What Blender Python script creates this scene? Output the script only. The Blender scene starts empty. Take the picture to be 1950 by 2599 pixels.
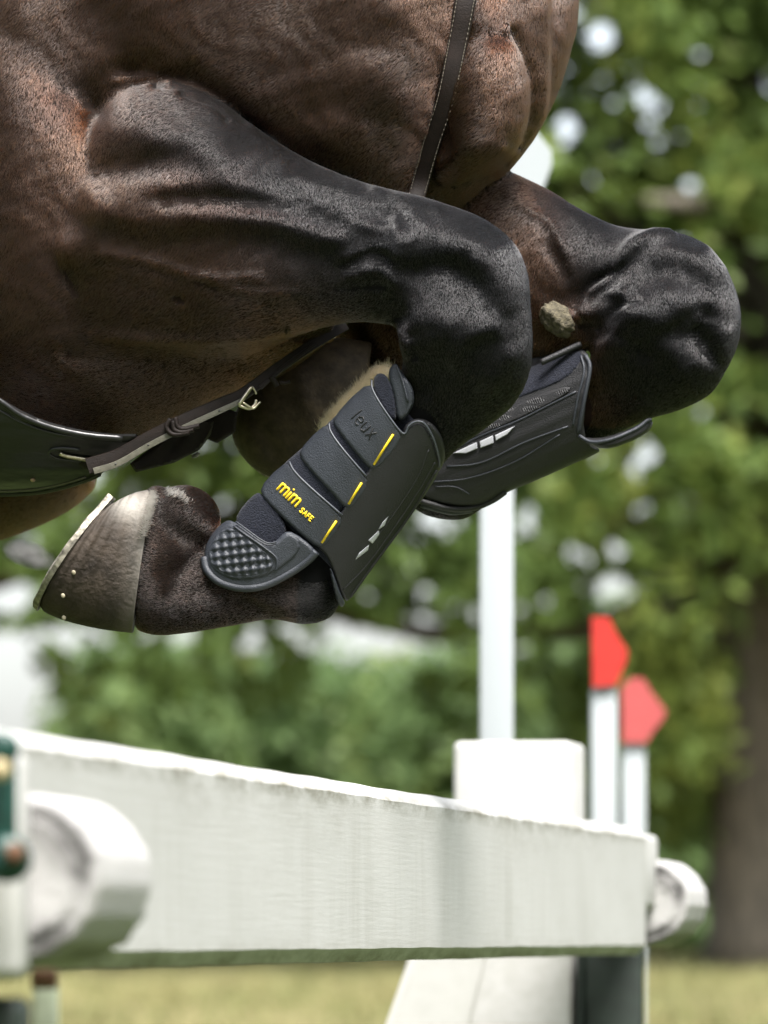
import bpy, bmesh, math, random
import numpy as np
from mathutils import Vector, Matrix
from mathutils.geometry import delaunay_2d_cdt

R = math.radians
random.seed(7); rng = np.random.default_rng(11)
sc = bpy.context.scene
COL = sc.collection

# ------------------------------------------------------------------ camera, sky, sun, exposure
CZ = 0.9                     # camera height
FP, PX, PY = 16000.0, 975.0, 2380.0   # focal length and principal point in photograph pixels
cam = bpy.data.cameras.new('camera'); cam_o = bpy.data.objects.new('camera', cam); COL.objects.link(cam_o)
cam_o.location = (0, 0, CZ); cam_o.rotation_euler = (R(90), 0, 0)
cam.sensor_fit = 'HORIZONTAL'; cam.sensor_width = 36.0; cam.lens = 36.0*FP/1950.0
cam.shift_y = (PY-1299.5)/1950.0
cam.clip_start = 0.5; cam.clip_end = 2000
cam.dof.use_dof = True; cam.dof.focus_distance = 7.8
cam.dof.aperture_fstop = cam.lens/36.0
sc.camera = cam_o

SUN_EL, SUN_AZ = R(63), R(155)         # azimuth from +Y, clockwise
w = bpy.data.worlds.new('World'); sc.world = w; w.use_nodes = True
nt = w.node_tree; nt.nodes.clear()
sky = nt.nodes.new('ShaderNodeTexSky'); sky.sky_type = 'NISHITA'; sky.sun_disc = False
sky.sun_elevation = SUN_EL; sky.sun_rotation = SUN_AZ; sky.dust_density = 3.0
hsv = nt.nodes.new('ShaderNodeHueSaturation'); hsv.inputs['Saturation'].default_value = 0.4
bgn = nt.nodes.new('ShaderNodeBackground'); bgn.inputs['Strength'].default_value = 0.15
out = nt.nodes.new('ShaderNodeOutputWorld')
nt.links.new(sky.outputs[0], hsv.inputs['Color']); nt.links.new(hsv.outputs[0], bgn.inputs['Color']); nt.links.new(bgn.outputs[0], out.inputs[0])
sl = bpy.data.lights.new('sun', 'SUN'); sl.energy = 4.0; sl.angle = R(28); sl.color = (1, .97, .93)
so = bpy.data.objects.new('sun', sl); COL.objects.link(so)
sd = Vector((math.sin(SUN_AZ)*math.cos(SUN_EL), math.cos(SUN_AZ)*math.cos(SUN_EL), math.sin(SUN_EL)))
so.rotation_euler = sd.to_track_quat('Z', 'Y').to_euler()
sc.view_settings.view_transform = 'Standard'; sc.view_settings.look = 'None'
sc.view_settings.exposure = 1.47; sc.view_settings.gamma = 1
sc.cycles.max_bounces = 8; sc.cycles.transparent_max_bounces = 8

# ------------------------------------------------------------------ helpers
def P(px, py, Y):
    return Vector(((px-PX)/FP*Y, Y, CZ+(PY-py)/FP*Y))
def proj(co):                       # co (n,3) -> photograph pixels
    return PX+co[:, 0]/co[:, 1]*FP, PY-(co[:, 2]-CZ)/co[:, 1]*FP
def empty(name, label, cat, loc=(0, 0, 0), group=None):
    o = bpy.data.objects.new(name, None); COL.objects.link(o); o.location = loc; o.empty_display_size = .05
    o['label'] = label; o['category'] = cat
    if group: o['group'] = group
    bpy.context.view_layer.update()
    return o
def link(name, me, mat, parent=None, smooth=True):
    o = bpy.data.objects.new(name, me); COL.objects.link(o)
    if mat is not None:
        me.materials.clear(); me.materials.append(mat)
    if parent is not None:
        o.parent = parent; o.matrix_parent_inverse = parent_inv(parent)
    if smooth and len(me.polygons):
        me.polygons.foreach_set('use_smooth', np.ones(len(me.polygons), dtype=bool))
    me.update()
    return o
def parent_inv(p):
    m = Matrix.Translation(p.location) if p.parent is None else Matrix.Identity(4)
    return m.inverted()
def tag(o, label, cat, group=None, kind=None):
    o['label'] = label; o['category'] = cat
    if group: o['group'] = group
    if kind: o['kind'] = kind
    return o
def mesh_from(name, V, Fc):
    me = bpy.data.meshes.new(name); me.from_pydata([tuple(v) for v in V], [], Fc); me.update(); return me
def quads_mesh(name, V):            # V (n*4,3) as n separate quads
    n = len(V)//4; me = bpy.data.meshes.new(name)
    me.vertices.add(n*4); me.vertices.foreach_set('co', V.astype(np.float32).ravel())
    me.loops.add(n*4); me.loops.foreach_set('vertex_index', np.arange(n*4, dtype=np.int32))
    me.polygons.add(n); me.polygons.foreach_set('loop_start', (np.arange(n)*4).astype(np.int32))
    me.update(calc_edges=True); return me
def catmull(P0, n):
    P0 = np.array(P0, float); m = len(P0)
    E = np.vstack([2*P0[0]-P0[1], P0, 2*P0[-1]-P0[-2]]); o = []
    for i in range(m-1):
        a, b, c, d = E[i], E[i+1], E[i+2], E[i+3]
        for k in range(n):
            t = k/n
            o.append(.5*((2*b)+(-a+c)*t+(2*a-5*b+4*c-d)*t*t+(-a+3*b-3*c+d)*t**3))
    o.append(P0[-1]); return np.array(o)
def seg_dist(px, py, pl):           # distance of points to polyline
    d = np.full(px.shape, 1e9); pl = np.array(pl, float)
    for a, b in zip(pl[:-1], pl[1:]):
        ab = b-a; L = max((ab**2).sum(), 1e-9)
        t = np.clip(((px-a[0])*ab[0]+(py-a[1])*ab[1])/L, 0, 1)
        d = np.minimum(d, np.hypot(px-a[0]-t*ab[0], py-a[1]-t*ab[1]))
    return d
def loft(stations, nsub=8, nr=72, strokes=(), n=2.0):
    """stations (tx,ty,bx,by,Y,dn,df): closed body through two outline curves; dn/df half depths towards/away"""
    S = catmull(stations, nsub); V = []; a = np.linspace(0, 2*np.pi, nr, endpoint=False)
    c, s = np.cos(a), np.sin(a)
    ce = np.sign(c)*np.abs(c)**(2/n); se = np.sign(s)*np.abs(s)**(2/n)
    for st in S:
        T = np.array(P(st[0], st[1], st[4])); B = np.array(P(st[2], st[3], st[4]))
        C = (T+B)/2; h = (T-B)/2
        dep = np.where(s > 0, -st[5], -st[6])*se
        V.append(C+h*ce[:, None]+np.array([0, 1, 0])*dep[:, None])
    V = np.array(V); ns = len(V); co = V.reshape(-1, 3)
    near = np.tile(np.clip(s*2.5, 0, 1), ns)
    if strokes:
        px, py = proj(co); dy = np.zeros(len(co))
        for pl, sig, amp in strokes:
            if len(pl[0]) == 1: pl = [pl, pl]
            d = seg_dist(px, py, pl) if len(pl) > 1 else np.hypot(px-pl[0][0], py-pl[0][1])
            dy += amp*np.exp(-d*d/(2*sig*sig))
        co[:, 1] -= dy*near
    F = []
    for i in range(ns-1):
        for j in range(nr):
            k = (j+1) % nr
            F.append((i*nr+j, i*nr+k, (i+1)*nr+k, (i+1)*nr+j))
    V = list(map(tuple, co)); 
    V.append(tuple(co[:nr].mean(0))); V.append(tuple(co[-nr:].mean(0)))
    a0, b0 = len(V)-2, len(V)-1
    for j in range(nr):
        k = (j+1) % nr
        F.append((a0, k, j)); F.append((b0, (ns-1)*nr+j, (ns-1)*nr+k))
    return V, F
def ellipsoid(cx, cy, Y, rx, ry, rd, rot=0, seg=32):
    V = []; F = []; ns = seg//2; cr, sr = math.cos(R(rot)), math.sin(R(rot))
    for i in range(1, ns):
        th = math.pi*i/ns
        for j in range(seg):
            ph = 2*math.pi*j/seg
            x, y, z = math.sin(th)*math.cos(ph)*rx, math.cos(th)*ry, math.sin(th)*math.sin(ph)
            V.append(tuple(P(cx+x*cr-y*sr, cy+x*sr+y*cr, Y)+Vector((0, z*rd, 0))))
    for i in range(ns-2):
        for j in range(seg):
            k = (j+1) % seg
            F.append((i*seg+j, (i+1)*seg+j, (i+1)*seg+k, i*seg+k))
    V.append(tuple(P(cx-(ry)*-sr*-1, cy+ry*cr, Y))); V.append(tuple(P(cx+(ry)*sr*1, cy-ry*cr, Y)))
    # poles
    V[-2] = tuple(P(cx-ry*sr, cy+ry*cr, Y)); V[-1] = tuple(P(cx+ry*sr, cy-ry*cr, Y))
    a, b = len(V)-2, len(V)-1
    for j in range(seg):
        k = (j+1) % seg
        F.append((a, j, k)); F.append((b, (ns-2)*seg+k, (ns-2)*seg+j))
    return V, F
def join(parts):
    V = []; F = []
    for v, f in parts:
        o = len(V); V += list(v); F += [tuple(i+o for i in q) for q in f]
    return V, F
def tube(pts, rads, nr=12, flat=1.0, up=None, cap=True):
    """swept tube with world-space points"""
    pts = [Vector(p) for p in pts]; V = []; F = []; n = len(pts)
    if not hasattr(rads, '__len__'): rads = [rads]*n
    prev = None
    for i, p in enumerate(pts):
        t = (pts[min(i+1, n-1)]-pts[max(i-1, 0)]).normalized()
        u = Vector(up) if up is not None else (prev if prev is not None else (Vector((0, 0, 1)) if abs(t.z) < .9 else Vector((1, 0, 0))))
        a = (u-t*u.dot(t)).normalized(); b = t.cross(a); prev = a
        for j in range(nr):
            th = 2*math.pi*j/nr
            V.append(tuple(p+a*math.cos(th)*rads[i]*flat+b*math.sin(th)*rads[i]))
    for i in range(n-1):
        for j in range(nr):
            k = (j+1) % nr
            F.append((i*nr+j, i*nr+k, (i+1)*nr+k, (i+1)*nr+j))
    if cap:
        F.append(tuple(range(nr-1, -1, -1))); F.append(tuple((n-1)*nr+j for j in range(nr)))
    return V, F
def box_mesh(name, x0, x1, y0, y1, z0, z1, bev=.004, seg=2, M=None):
    bm = bmesh.new(); bmesh.ops.create_cube(bm, size=1)
    for v in bm.verts:
        v.co = Vector(((x0+x1)/2+v.co.x*(x1-x0), (y0+y1)/2+v.co.y*(y1-y0), (z0+z1)/2+v.co.z*(z1-z0)))
    if bev: bmesh.ops.bevel(bm, geom=bm.edges[:], offset=bev, segments=seg, affect='EDGES', profile=.5)
    if M is not None: bm.transform(M)
    me = bpy.data.meshes.new(name); bm.to_mesh(me); bm.free(); return me
def autosmooth(o, ang=40):
    me = o.data; me.polygons.foreach_set('use_smooth', np.ones(len(me.polygons), dtype=bool))
    bm = bmesh.new(); bm.from_mesh(me)
    for e in bm.edges:
        if len(e.link_faces) == 2 and e.calc_face_angle(0) > R(ang): e.smooth = False
    bm.to_mesh(me); bm.free()

# ------------------------------------------------------------------ materials
def mat_new(name):
    m = bpy.data.materials.new(name); m.use_nodes = True; n = m.node_tree
    b = n.nodes['Principled BSDF']; return m, n, b
def N(n, t, **kw):
    x = n.nodes.new(t)
    for k, v in kw.items():
        if k in x.inputs: x.inputs[k].default_value = v
        else: setattr(x, k, v)
    return x
def ramp(n, stops):
    r = n.nodes.new('ShaderNodeValToRGB'); cr = r.color_ramp
    while len(cr.elements) < len(stops): cr.elements.new(.5)
    for e, (p, c) in zip(cr.elements, stops):
        e.position = p; e.color = (*c, 1) if len(c) == 3 else c
    return r
def simple(name, col, rough=.5, spec=.5, metal=0, var=.25, scale=40, bump=.0, bscale=200, col2=None, stretch=(1, 1, 1), sheen=0):
    m, n, b = mat_new(name)
    tc = N(n, 'ShaderNodeTexCoord'); mp = N(n, 'ShaderNodeMapping'); mp.inputs['Scale'].default_value = stretch
    n.links.new(tc.outputs['Object'], mp.inputs[0])
    no = N(n, 'ShaderNodeTexNoise', Scale=scale, Detail=6.0, Roughness=.6); n.links.new(mp.outputs[0], no.inputs['Vector'])
    c2 = col2 or tuple(c*(1-var) for c in col)
    r = ramp(n, [(.35, c2), (.65, col)]); n.links.new(no.outputs['Fac'], r.inputs[0]); n.links.new(r.outputs[0], b.inputs['Base Color'])
    b.inputs['Roughness'].default_value = rough; b.inputs['Metallic'].default_value = metal
    b.inputs['Specular IOR Level'].default_value = spec
    if sheen: b.inputs['Sheen Weight'].default_value = sheen; b.inputs['Sheen Roughness'].default_value = .4
    if bump:
        n2 = N(n, 'ShaderNodeTexNoise', Scale=bscale, Detail=4.0); n.links.new(mp.outputs[0], n2.inputs['Vector'])
        bp = N(n, 'ShaderNodeBump', Strength=bump, Distance=.002); n.links.new(n2.outputs['Fac'], bp.inputs['Height']); n.links.new(bp.outputs[0], b.inputs['Normal'])
    return m
M = {}
def white_paint(name, col=(.46, .455, .44), stain=(.15, .14, .1), streak=.38, bump=.14):
    m, n, b = mat_new(name)
    tc = N(n, 'ShaderNodeTexCoord')
    mp = N(n, 'ShaderNodeMapping'); mp.inputs['Scale'].default_value = (4, 1.7, .35); n.links.new(tc.outputs['Object'], mp.inputs[0])
    n1 = N(n, 'ShaderNodeTexNoise', Scale=3.0, Detail=8.0, Roughness=.65); n.links.new(mp.outputs[0], n1.inputs['Vector'])
    n2 = N(n, 'ShaderNodeTexNoise', Scale=14.0, Detail=8.0, Roughness=.7); mp3 = N(n, 'ShaderNodeMapping'); mp3.inputs['Scale'].default_value = (1, .2, 1); n.links.new(tc.outputs['Object'], mp3.inputs[0]); n.links.new(mp3.outputs[0], n2.inputs['Vector'])
    r1 = ramp(n, [(.48, (0, 0, 0)), (.8, (1, 1, 1))]); n.links.new(n1.outputs['Fac'], r1.inputs[0])
    r2 = ramp(n, [(.5, (0, 0, 0)), (.78, (1, 1, 1))]); n.links.new(n2.outputs['Fac'], r2.inputs[0])
    mx = N(n, 'ShaderNodeMath', operation='MAXIMUM'); 
    a1 = N(n, 'ShaderNodeMath', operation='MULTIPLY'); a1.inputs[1].default_value = streak
    a2 = N(n, 'ShaderNodeMath', operation='MULTIPLY'); a2.inputs[1].default_value = streak*.5
    n.links.new(r1.outputs[0], a1.inputs[0]); n.links.new(r2.outputs[0], a2.inputs[0])
    n.links.new(a1.outputs[0], mx.inputs[0]); n.links.new(a2.outputs[0], mx.inputs[1])
    at = N(n, 'ShaderNodeAttribute'); at.attribute_name = 'moss_shade'  # mask for moss and for painted shade
    n3 = N(n, 'ShaderNodeTexNoise', Scale=34.0, Detail=8.0, Roughness=.7); n.links.new(mp3.outputs[0], n3.inputs['Vector'])
    r3 = ramp(n, [(.38, (0, 0, 0)), (.62, (1, 1, 1))]); n.links.new(n3.outputs['Fac'], r3.inputs[0])
    if name == 'white_painted_log': r3.color_ramp.elements[0].color = (.55, .55, .55, 1)
    m3 = N(n, 'ShaderNodeMath', operation='MULTIPLY'); n.links.new(at.outputs['Fac'], m3.inputs[0]); n.links.new(r3.outputs[0], m3.inputs[1])
    mm = N(n, 'ShaderNodeMath', operation='MAXIMUM'); n.links.new(mx.outputs[0], mm.inputs[0]); n.links.new(m3.outputs[0], mm.inputs[1])
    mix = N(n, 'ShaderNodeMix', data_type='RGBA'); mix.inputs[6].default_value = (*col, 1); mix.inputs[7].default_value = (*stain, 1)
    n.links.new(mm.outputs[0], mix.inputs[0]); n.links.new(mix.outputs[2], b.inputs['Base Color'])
    b.inputs['Roughness'].default_value = .55; b.inputs['Specular IOR Level'].default_value = .35
    mp2 = N(n, 'ShaderNodeMapping'); mp2.inputs['Scale'].default_value = (20, .7, 90); n.links.new(tc.outputs['Object'], mp2.inputs[0])
    n4 = N(n, 'ShaderNodeTexNoise', Scale=2.0, Detail=6.0, Roughness=.7); n.links.new(mp2.outputs[0], n4.inputs['Vector'])
    bp = N(n, 'ShaderNodeBump', Strength=bump, Distance=.003); n.links.new(n4.outputs['Fac'], bp.inputs['Height']); n.links.new(bp.outputs[0], b.inputs['Normal'])
    return m
M['white'] = white_paint('white_painted_timber')
M['white_clean'] = white_paint('white_plastic', col=(.36, .385, .4), stain=(.36, .38, .38), streak=.3, bump=.05)
M['log'] = white_paint('white_painted_log', col=(.43, .42, .41), stain=(.02, .018, .016), streak=.35, bump=.9)
M['red'] = simple('red_paint', (.48, .024, .017), .5, var=.12)
M['pale_red'] = simple('lit_red_paint', (.42, .075, .075), .5, var=.1)  # pinkish tone paints the light on and through the red head
M['green_steel'] = simple('green_painted_steel', (.006, .045, .034), .4, var=.4, scale=60)
M['dark_green'] = simple('dark_green_timber', (.012, .022, .015), .6, var=.4, scale=30)
M['rust'] = simple('rusty_brown_steel', (.17, .08, .04), .8, var=.5, scale=90)
M['brass'] = simple('yellowed_bolt', (.4, .33, .18), .7, var=.3, scale=80)
M['greygreen'] = simple('weathered_timber', (.3, .34, .24), .8, var=.3, scale=30)
M['bark'] = simple('bark', (.115, .098, .074), .9, var=.6, scale=6, bump=1, bscale=20, stretch=(4, 4, 1))
M['rubber'] = simple('charcoal_rubber', (.011, .011, .0125), .5, .5, var=.2, scale=30, bump=.5, bscale=650)
M['rubber_pad'] = simple('charcoal_pad', (.027, .031, .04), .5, .5, var=.2, scale=30, bump=.5, bscale=650)
M['ridge'] = simple('highlight_rubber_edge', (.06, .066, .08), .45, .5, var=.3, scale=60)  # lighter grey paints the highlight along the strap ridges
M['neoprene'] = simple('navy_neoprene', (.012, .014, .024), .85, .3, var=.25, scale=120, bump=.9, bscale=500, sheen=.12)
M['yellow'] = simple('yellow_rubber', (.9, .62, .02), .5, var=.04)
M['reflect'] = simple('grey_reflective_strip', (.42, .43, .46), .4, var=.1, scale=300)
M['leather'] = simple('brown_leather', (.013, .0075, .0055), .6, .25, var=.4, scale=90, bump=.35, bscale=600)
M['leather_pale'] = simple('worn_leather', (.11, .103, .078), .4, .5, var=.35, scale=160, bump=.3, bscale=500)
M['guard'] = simple('black_leather', (.010, .010, .0105), .38, .6, var=.4, scale=18, bump=.5, bscale=60)
M['thread'] = simple('pale_thread', (.16, .14, .11), .8, var=.2)
M['steel'] = simple('worn_brass_steel', (.62, .56, .42), .28, metal=1, var=.35, scale=160)
M['nail'] = simple('worn_nail_head', (.33, .29, .2), .6, metal=.3, var=.4, scale=200)

# ------------------------------------------------------------------ ground
def gz(Y):
    Y = np.asarray(Y, float)
    return np.where(Y < 46, 0.0155*(np.clip(Y, -60, 46)+1.6), .738+.0009*(Y-46))
def build_ground():
    ys = np.concatenate([np.linspace(-60, 20, 12), np.linspace(22, 60, 40), np.array([80, 120, 200, 400, 900])])
    xs = np.concatenate([[-700, -200, -60], np.linspace(-20, 20, 41), [60, 200, 700]])
    V = []; F = []
    for y in ys:
        for x in xs:
            V.append((x, y, float(gz(y))+(0.02*math.sin(x*1.3+y*.7) if abs(x) <= 20 and 20 < y < 60 else 0)))
    nx = len(xs)
    for i in range(len(ys)-1):
        for j in range(nx-1): F.append((i*nx+j, i*nx+j+1, (i+1)*nx+j+1, (i+1)*nx+j))
    m, n, b = mat_new('dry_grass')
    tc = N(n, 'ShaderNodeTexCoord')
    n1 = N(n, 'ShaderNodeTexNoise', Scale=.35, Detail=5.0); n.links.new(tc.outputs['Object'], n1.inputs['Vector'])
    n2 = N(n, 'ShaderNodeTexNoise', Scale=22.0, Detail=6.0); n.links.new(tc.outputs['Object'], n2.inputs['Vector'])
    r = ramp(n, [(.35, (.085, .082, .036)), (.5, (.165, .145, .07)), (.68, (.25, .21, .115))]); n.links.new(n1.outputs['Fac'], r.inputs[0])
    r2 = ramp(n, [(.3, (.55, .55, .5)), (.7, (1.1, 1.1, 1.1))]); n.links.new(n2.outputs['Fac'], r2.inputs[0])
    mx = N(n, 'ShaderNodeMix', data_type='RGBA', blend_type='MULTIPLY'); mx.inputs[0].default_value = 1
    
    sx = N(n, 'ShaderNodeSeparateXYZ'); n.links.new(tc.outputs['Object'], sx.inputs[0])
    mr = N(n, 'ShaderNodeMapRange'); mr.inputs[1].default_value = 16; mr.inputs[2].default_value = 26; n.links.new(sx.outputs['Y'], mr.inputs[0])
    mg = N(n, 'ShaderNodeMix', data_type='RGBA'); mg.inputs[6].default_value = (.055, .075, .022, 1); n.links.new(mr.outputs[0], mg.inputs[0]); n.links.new(r.outputs[0], mg.inputs[7])  # grass near the camera coloured darker green, shade put into the colour
    n.links.new(mg.outputs[2], mx.inputs[6]); n.links.new(r2.outputs[0], mx.inputs[7]); n.links.new(mx.outputs[2], b.inputs['Base Color'])
    b.inputs['Roughness'].default_value = .9; b.inputs['Specular IOR Level'].default_value = .1
    o = link('ground', mesh_from('ground', V, F), m); o['kind'] = 'structure'; o['label'] = 'dry yellow-green meadow'
    # sparse grass blades over the strip that can be seen
    n_ = 26000
    x = rng.uniform(-3.2, 3.6, n_); y = rng.uniform(24, 47, n_); z = gz(y)
    h = rng.uniform(.03, .09, n_); a = rng.uniform(0, np.pi, n_); wd = rng.uniform(.004, .009, n_)
    dx, dy = np.cos(a)*wd, np.sin(a)*wd; lx, ly = rng.normal(0, .03, n_), rng.normal(0, .03, n_)
    V = np.stack([np.stack([x-dx, y-dy, z-.01], 1), np.stack([x+dx, y+dy, z-.01], 1),
                  np.stack([x+dx*.3+lx, y+dy*.3+ly, z+h], 1), np.stack([x-dx*.3+lx, y-dy*.3+ly, z+h], 1)], 1).reshape(-1, 3)
    g = simple('grass_blades', (.28, .25, .12), .8, .2, scale=1.2, col2=(.12, .14, .05))
    o = link('grass', quads_mesh('grass', V), g, smooth=False); tag(o, 'short dry yellow-green grass on the meadow', 'grass', kind='stuff')
build_ground()

# ------------------------------------------------------------------ trees
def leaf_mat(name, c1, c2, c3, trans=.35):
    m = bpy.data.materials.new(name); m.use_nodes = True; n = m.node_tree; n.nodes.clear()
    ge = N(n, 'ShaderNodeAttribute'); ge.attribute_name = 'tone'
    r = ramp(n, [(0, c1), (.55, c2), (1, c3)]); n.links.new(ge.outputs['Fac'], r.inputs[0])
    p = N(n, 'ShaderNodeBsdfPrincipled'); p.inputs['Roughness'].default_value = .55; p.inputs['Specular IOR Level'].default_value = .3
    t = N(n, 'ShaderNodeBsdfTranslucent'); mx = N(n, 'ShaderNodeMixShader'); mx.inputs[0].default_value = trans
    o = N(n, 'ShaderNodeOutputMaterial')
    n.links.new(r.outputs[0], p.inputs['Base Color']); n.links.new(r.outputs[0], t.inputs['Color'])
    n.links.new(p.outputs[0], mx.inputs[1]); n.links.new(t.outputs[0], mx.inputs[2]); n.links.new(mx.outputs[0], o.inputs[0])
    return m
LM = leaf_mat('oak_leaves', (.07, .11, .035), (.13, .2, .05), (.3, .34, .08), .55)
LM2 = leaf_mat('shrub_leaves', (.1, .16, .06), (.15, .23, .085), (.28, .34, .11), .5)
def leaves(centres, crad, per, size, tone0=None):
    c = np.repeat(centres, per, 0); n = len(c)
    d = rng.normal(0, 1, (n, 3)); d /= np.linalg.norm(d, axis=1)[:, None]
    p = c+d*(rng.random(n)**.45)[:, None]*crad
    u = rng.normal(0, 1, (n, 3)); u /= np.linalg.norm(u, axis=1)[:, None]
    v = np.cross(u, rng.normal(0, 1, (n, 3))); v /= np.linalg.norm(v, axis=1)[:, None]
    s = size*rng.uniform(.6, 1.25, n)[:, None]
    V = np.stack([p-u*s, p+v*s*.5, p+u*s, p-v*s*.5], 1)
    t = np.repeat(tone0 if tone0 is not None else rng.random(len(centres)), per)*.7+rng.random(n)*.3
    return V, t
def crown_obj(name, V, t, mat, parent):
    me = quads_mesh(name, V.reshape(-1, 3)); at = me.attributes.new('tone', 'FLOAT', 'POINT')
    at.data.foreach_set('value', np.repeat(t, 4).astype(np.float32))
    return link(name, me, mat, parent, smooth=False)
# sky gaps in the canopy as (px, py, radius px) of the photograph
GAPS = [(1527, 94, 42), (1433, 317, 34), (1440, 350, 30), (1640, 252, 18), (1497, 458, 24), (1925, 205, 40), (1850, 215, 20),
        (1560, 545, 20), (1900, 660, 62), (1925, 760, 80), (1950, 880, 70), (1830, 1060, 45), (1900, 1075, 55), (1950, 1100, 50),
        (1640, 1157, 40), (1632, 1290, 24), (1455, 1408, 26), (1490, 1418, 24), (1545, 1497, 44), (1575, 1510, 30), (1382, 1530, 26), (1570, 1390, 22), (1340, 1600, 18),
        (1440, 1630, 75), (1480, 1650, 62), (1090, 1632, 75), (1130, 1650, 50), (1180, 1620, 34), (1330, 1650, 30), (880, 1665, 105), (955, 1705, 115), (1000, 1650, 60), (850, 1730, 50),
        (575, 1680, 36), (668, 1655, 26), (300, 1745, 60), (270, 1635, 30), (350, 1780, 25), (20, 1500, 70), (0, 1690, 125), (50, 1780, 80), (110, 1620, 30), (20, 1850, 60),
        (575, 1305, 40), (160, 1610, 22), (70, 1390, 40), (470, 1560, 24), (1100, 1300, 30), (1170, 1320, 30), (1120, 1340, 28), (740, 1600, 22), (1250, 1590, 24), (1760, 1430, 12)]
GAPS += [(random.uniform(-100, 2050), random.uniform(0, 1700), random.uniform(8, 20)) for _ in range(110)]
GAPS += [(random.uniform(100, 1450), random.gauss(1610, 55), random.uniform(14, 30)) for _ in range(28)]
def gap_cut(V, t, D, k=1.0):
    c = V.mean(1); px = PX+c[:, 0]/c[:, 1]*FP; py = PY-(c[:, 2]-CZ)/c[:, 1]*FP
    keep = np.ones(len(c), bool)
    for gx, gy, gr in GAPS:
        keep &= ~(np.hypot(px-gx, py-gy) < (gr*k*.82+(13 if gr < 24 else 3))*(.8+.4*rng.random(len(c))))
    return V[keep], t[keep]
def clumps(n, x0, x1, y0, y1, z0, z1):
    return np.stack([rng.uniform(x0, x1, n), rng.uniform(y0, y1, n), rng.uniform(z0, z1, n)], 1)
def trunk_obj(parent, pts, rads, branches=()):
    parts = [tube(pts, rads, 20)]
    for bp, br in branches: parts.append(tube(bp, br, 8))
    return link('trunk', mesh_from('trunk', *join(parts)), M['bark'], parent)
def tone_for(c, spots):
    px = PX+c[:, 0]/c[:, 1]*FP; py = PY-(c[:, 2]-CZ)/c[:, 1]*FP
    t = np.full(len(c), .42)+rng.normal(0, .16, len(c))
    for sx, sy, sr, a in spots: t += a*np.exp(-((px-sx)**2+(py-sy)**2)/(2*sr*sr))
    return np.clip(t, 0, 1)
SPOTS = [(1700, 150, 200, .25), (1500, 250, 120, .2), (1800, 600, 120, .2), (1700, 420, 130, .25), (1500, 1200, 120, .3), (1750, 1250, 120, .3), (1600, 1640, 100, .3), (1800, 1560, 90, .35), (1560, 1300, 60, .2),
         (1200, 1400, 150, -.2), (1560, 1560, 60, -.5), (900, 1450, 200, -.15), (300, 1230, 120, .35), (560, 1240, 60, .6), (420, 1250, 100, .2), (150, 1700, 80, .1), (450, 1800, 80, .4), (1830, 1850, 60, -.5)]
def big_tree():
    t = empty('oak_tree', 'large dark tree with a thick brown trunk at the right and low hanging boughs', 'tree', (2.45, 42, .74))
    bs = []
    for k in range(16):
        a = rng.uniform(0, 2*np.pi); L = rng.uniform(2.5, 5.5)
        z = rng.uniform(3.0, 6)
        bs.append(([(2.45, 42, z), (2.45+math.cos(a)*L*.5, 42+math.sin(a)*L*.3, z+.9), (2.45+math.cos(a)*L, 42+math.sin(a)*L*.5, z+.8)], [.13, .08, .03]))
    bs.append(([(2.4, 42, 3.3), (1.4, 41.7, 2.95), (.3, 41.5, 2.9), (-1.2, 41.4, 3.2)], [.16, .1, .07, .03]))
    trunk_obj(t, [(2.5, 42, .6), (2.48, 42, .95), (2.45, 42, 1.7), (2.43, 42, 3), (2.4, 42, 5), (2.3, 42, 8)], [.46, .33, .29, .28, .26, .14], bs)
    c = clumps(2100, .3, 6.5, 40, 44, 2.75, 10)
    keep = ~((c[:, 2] < 3.4) & (c[:, 0] > 2.1) & (c[:, 0] < 3.2) & (c[:, 1] < 42)); c = c[keep]
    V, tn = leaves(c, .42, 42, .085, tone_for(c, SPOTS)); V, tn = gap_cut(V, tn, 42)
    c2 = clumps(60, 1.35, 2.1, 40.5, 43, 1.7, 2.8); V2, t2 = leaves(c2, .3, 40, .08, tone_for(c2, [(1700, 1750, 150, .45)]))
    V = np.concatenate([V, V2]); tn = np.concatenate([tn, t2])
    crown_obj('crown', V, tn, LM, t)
    t = empty('oak_tree', 'broad leafy tree whose boughs hang behind the horse on the left side', 'tree', (-3.4, 41, .73))
    bs = [([(-3.4, 41, 3), (-1.8, 41, 3.5), (.6, 41.2, 3.9)], [.15, .1, .03]), ([(-3.4, 41, 4), (-2, 41.4, 5), (0, 41.6, 5.6)], [.14, .1, .03]), ([(-3.4, 41, 3.4), (-5, 41, 4.2), (-6.4, 41, 4.8)], [.14, .1, .03])]
    trunk_obj(t, [(-3.45, 41, .6), (-3.4, 41, 1.1), (-3.4, 41, 3), (-3.4, 41, 5.2), (-3.3, 41, 8)], [.4, .28, .24, .2, .1], bs)
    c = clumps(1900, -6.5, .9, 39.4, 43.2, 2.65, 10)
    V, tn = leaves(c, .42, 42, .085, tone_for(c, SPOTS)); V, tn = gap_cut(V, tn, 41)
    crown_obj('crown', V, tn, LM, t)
big_tree()
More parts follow.
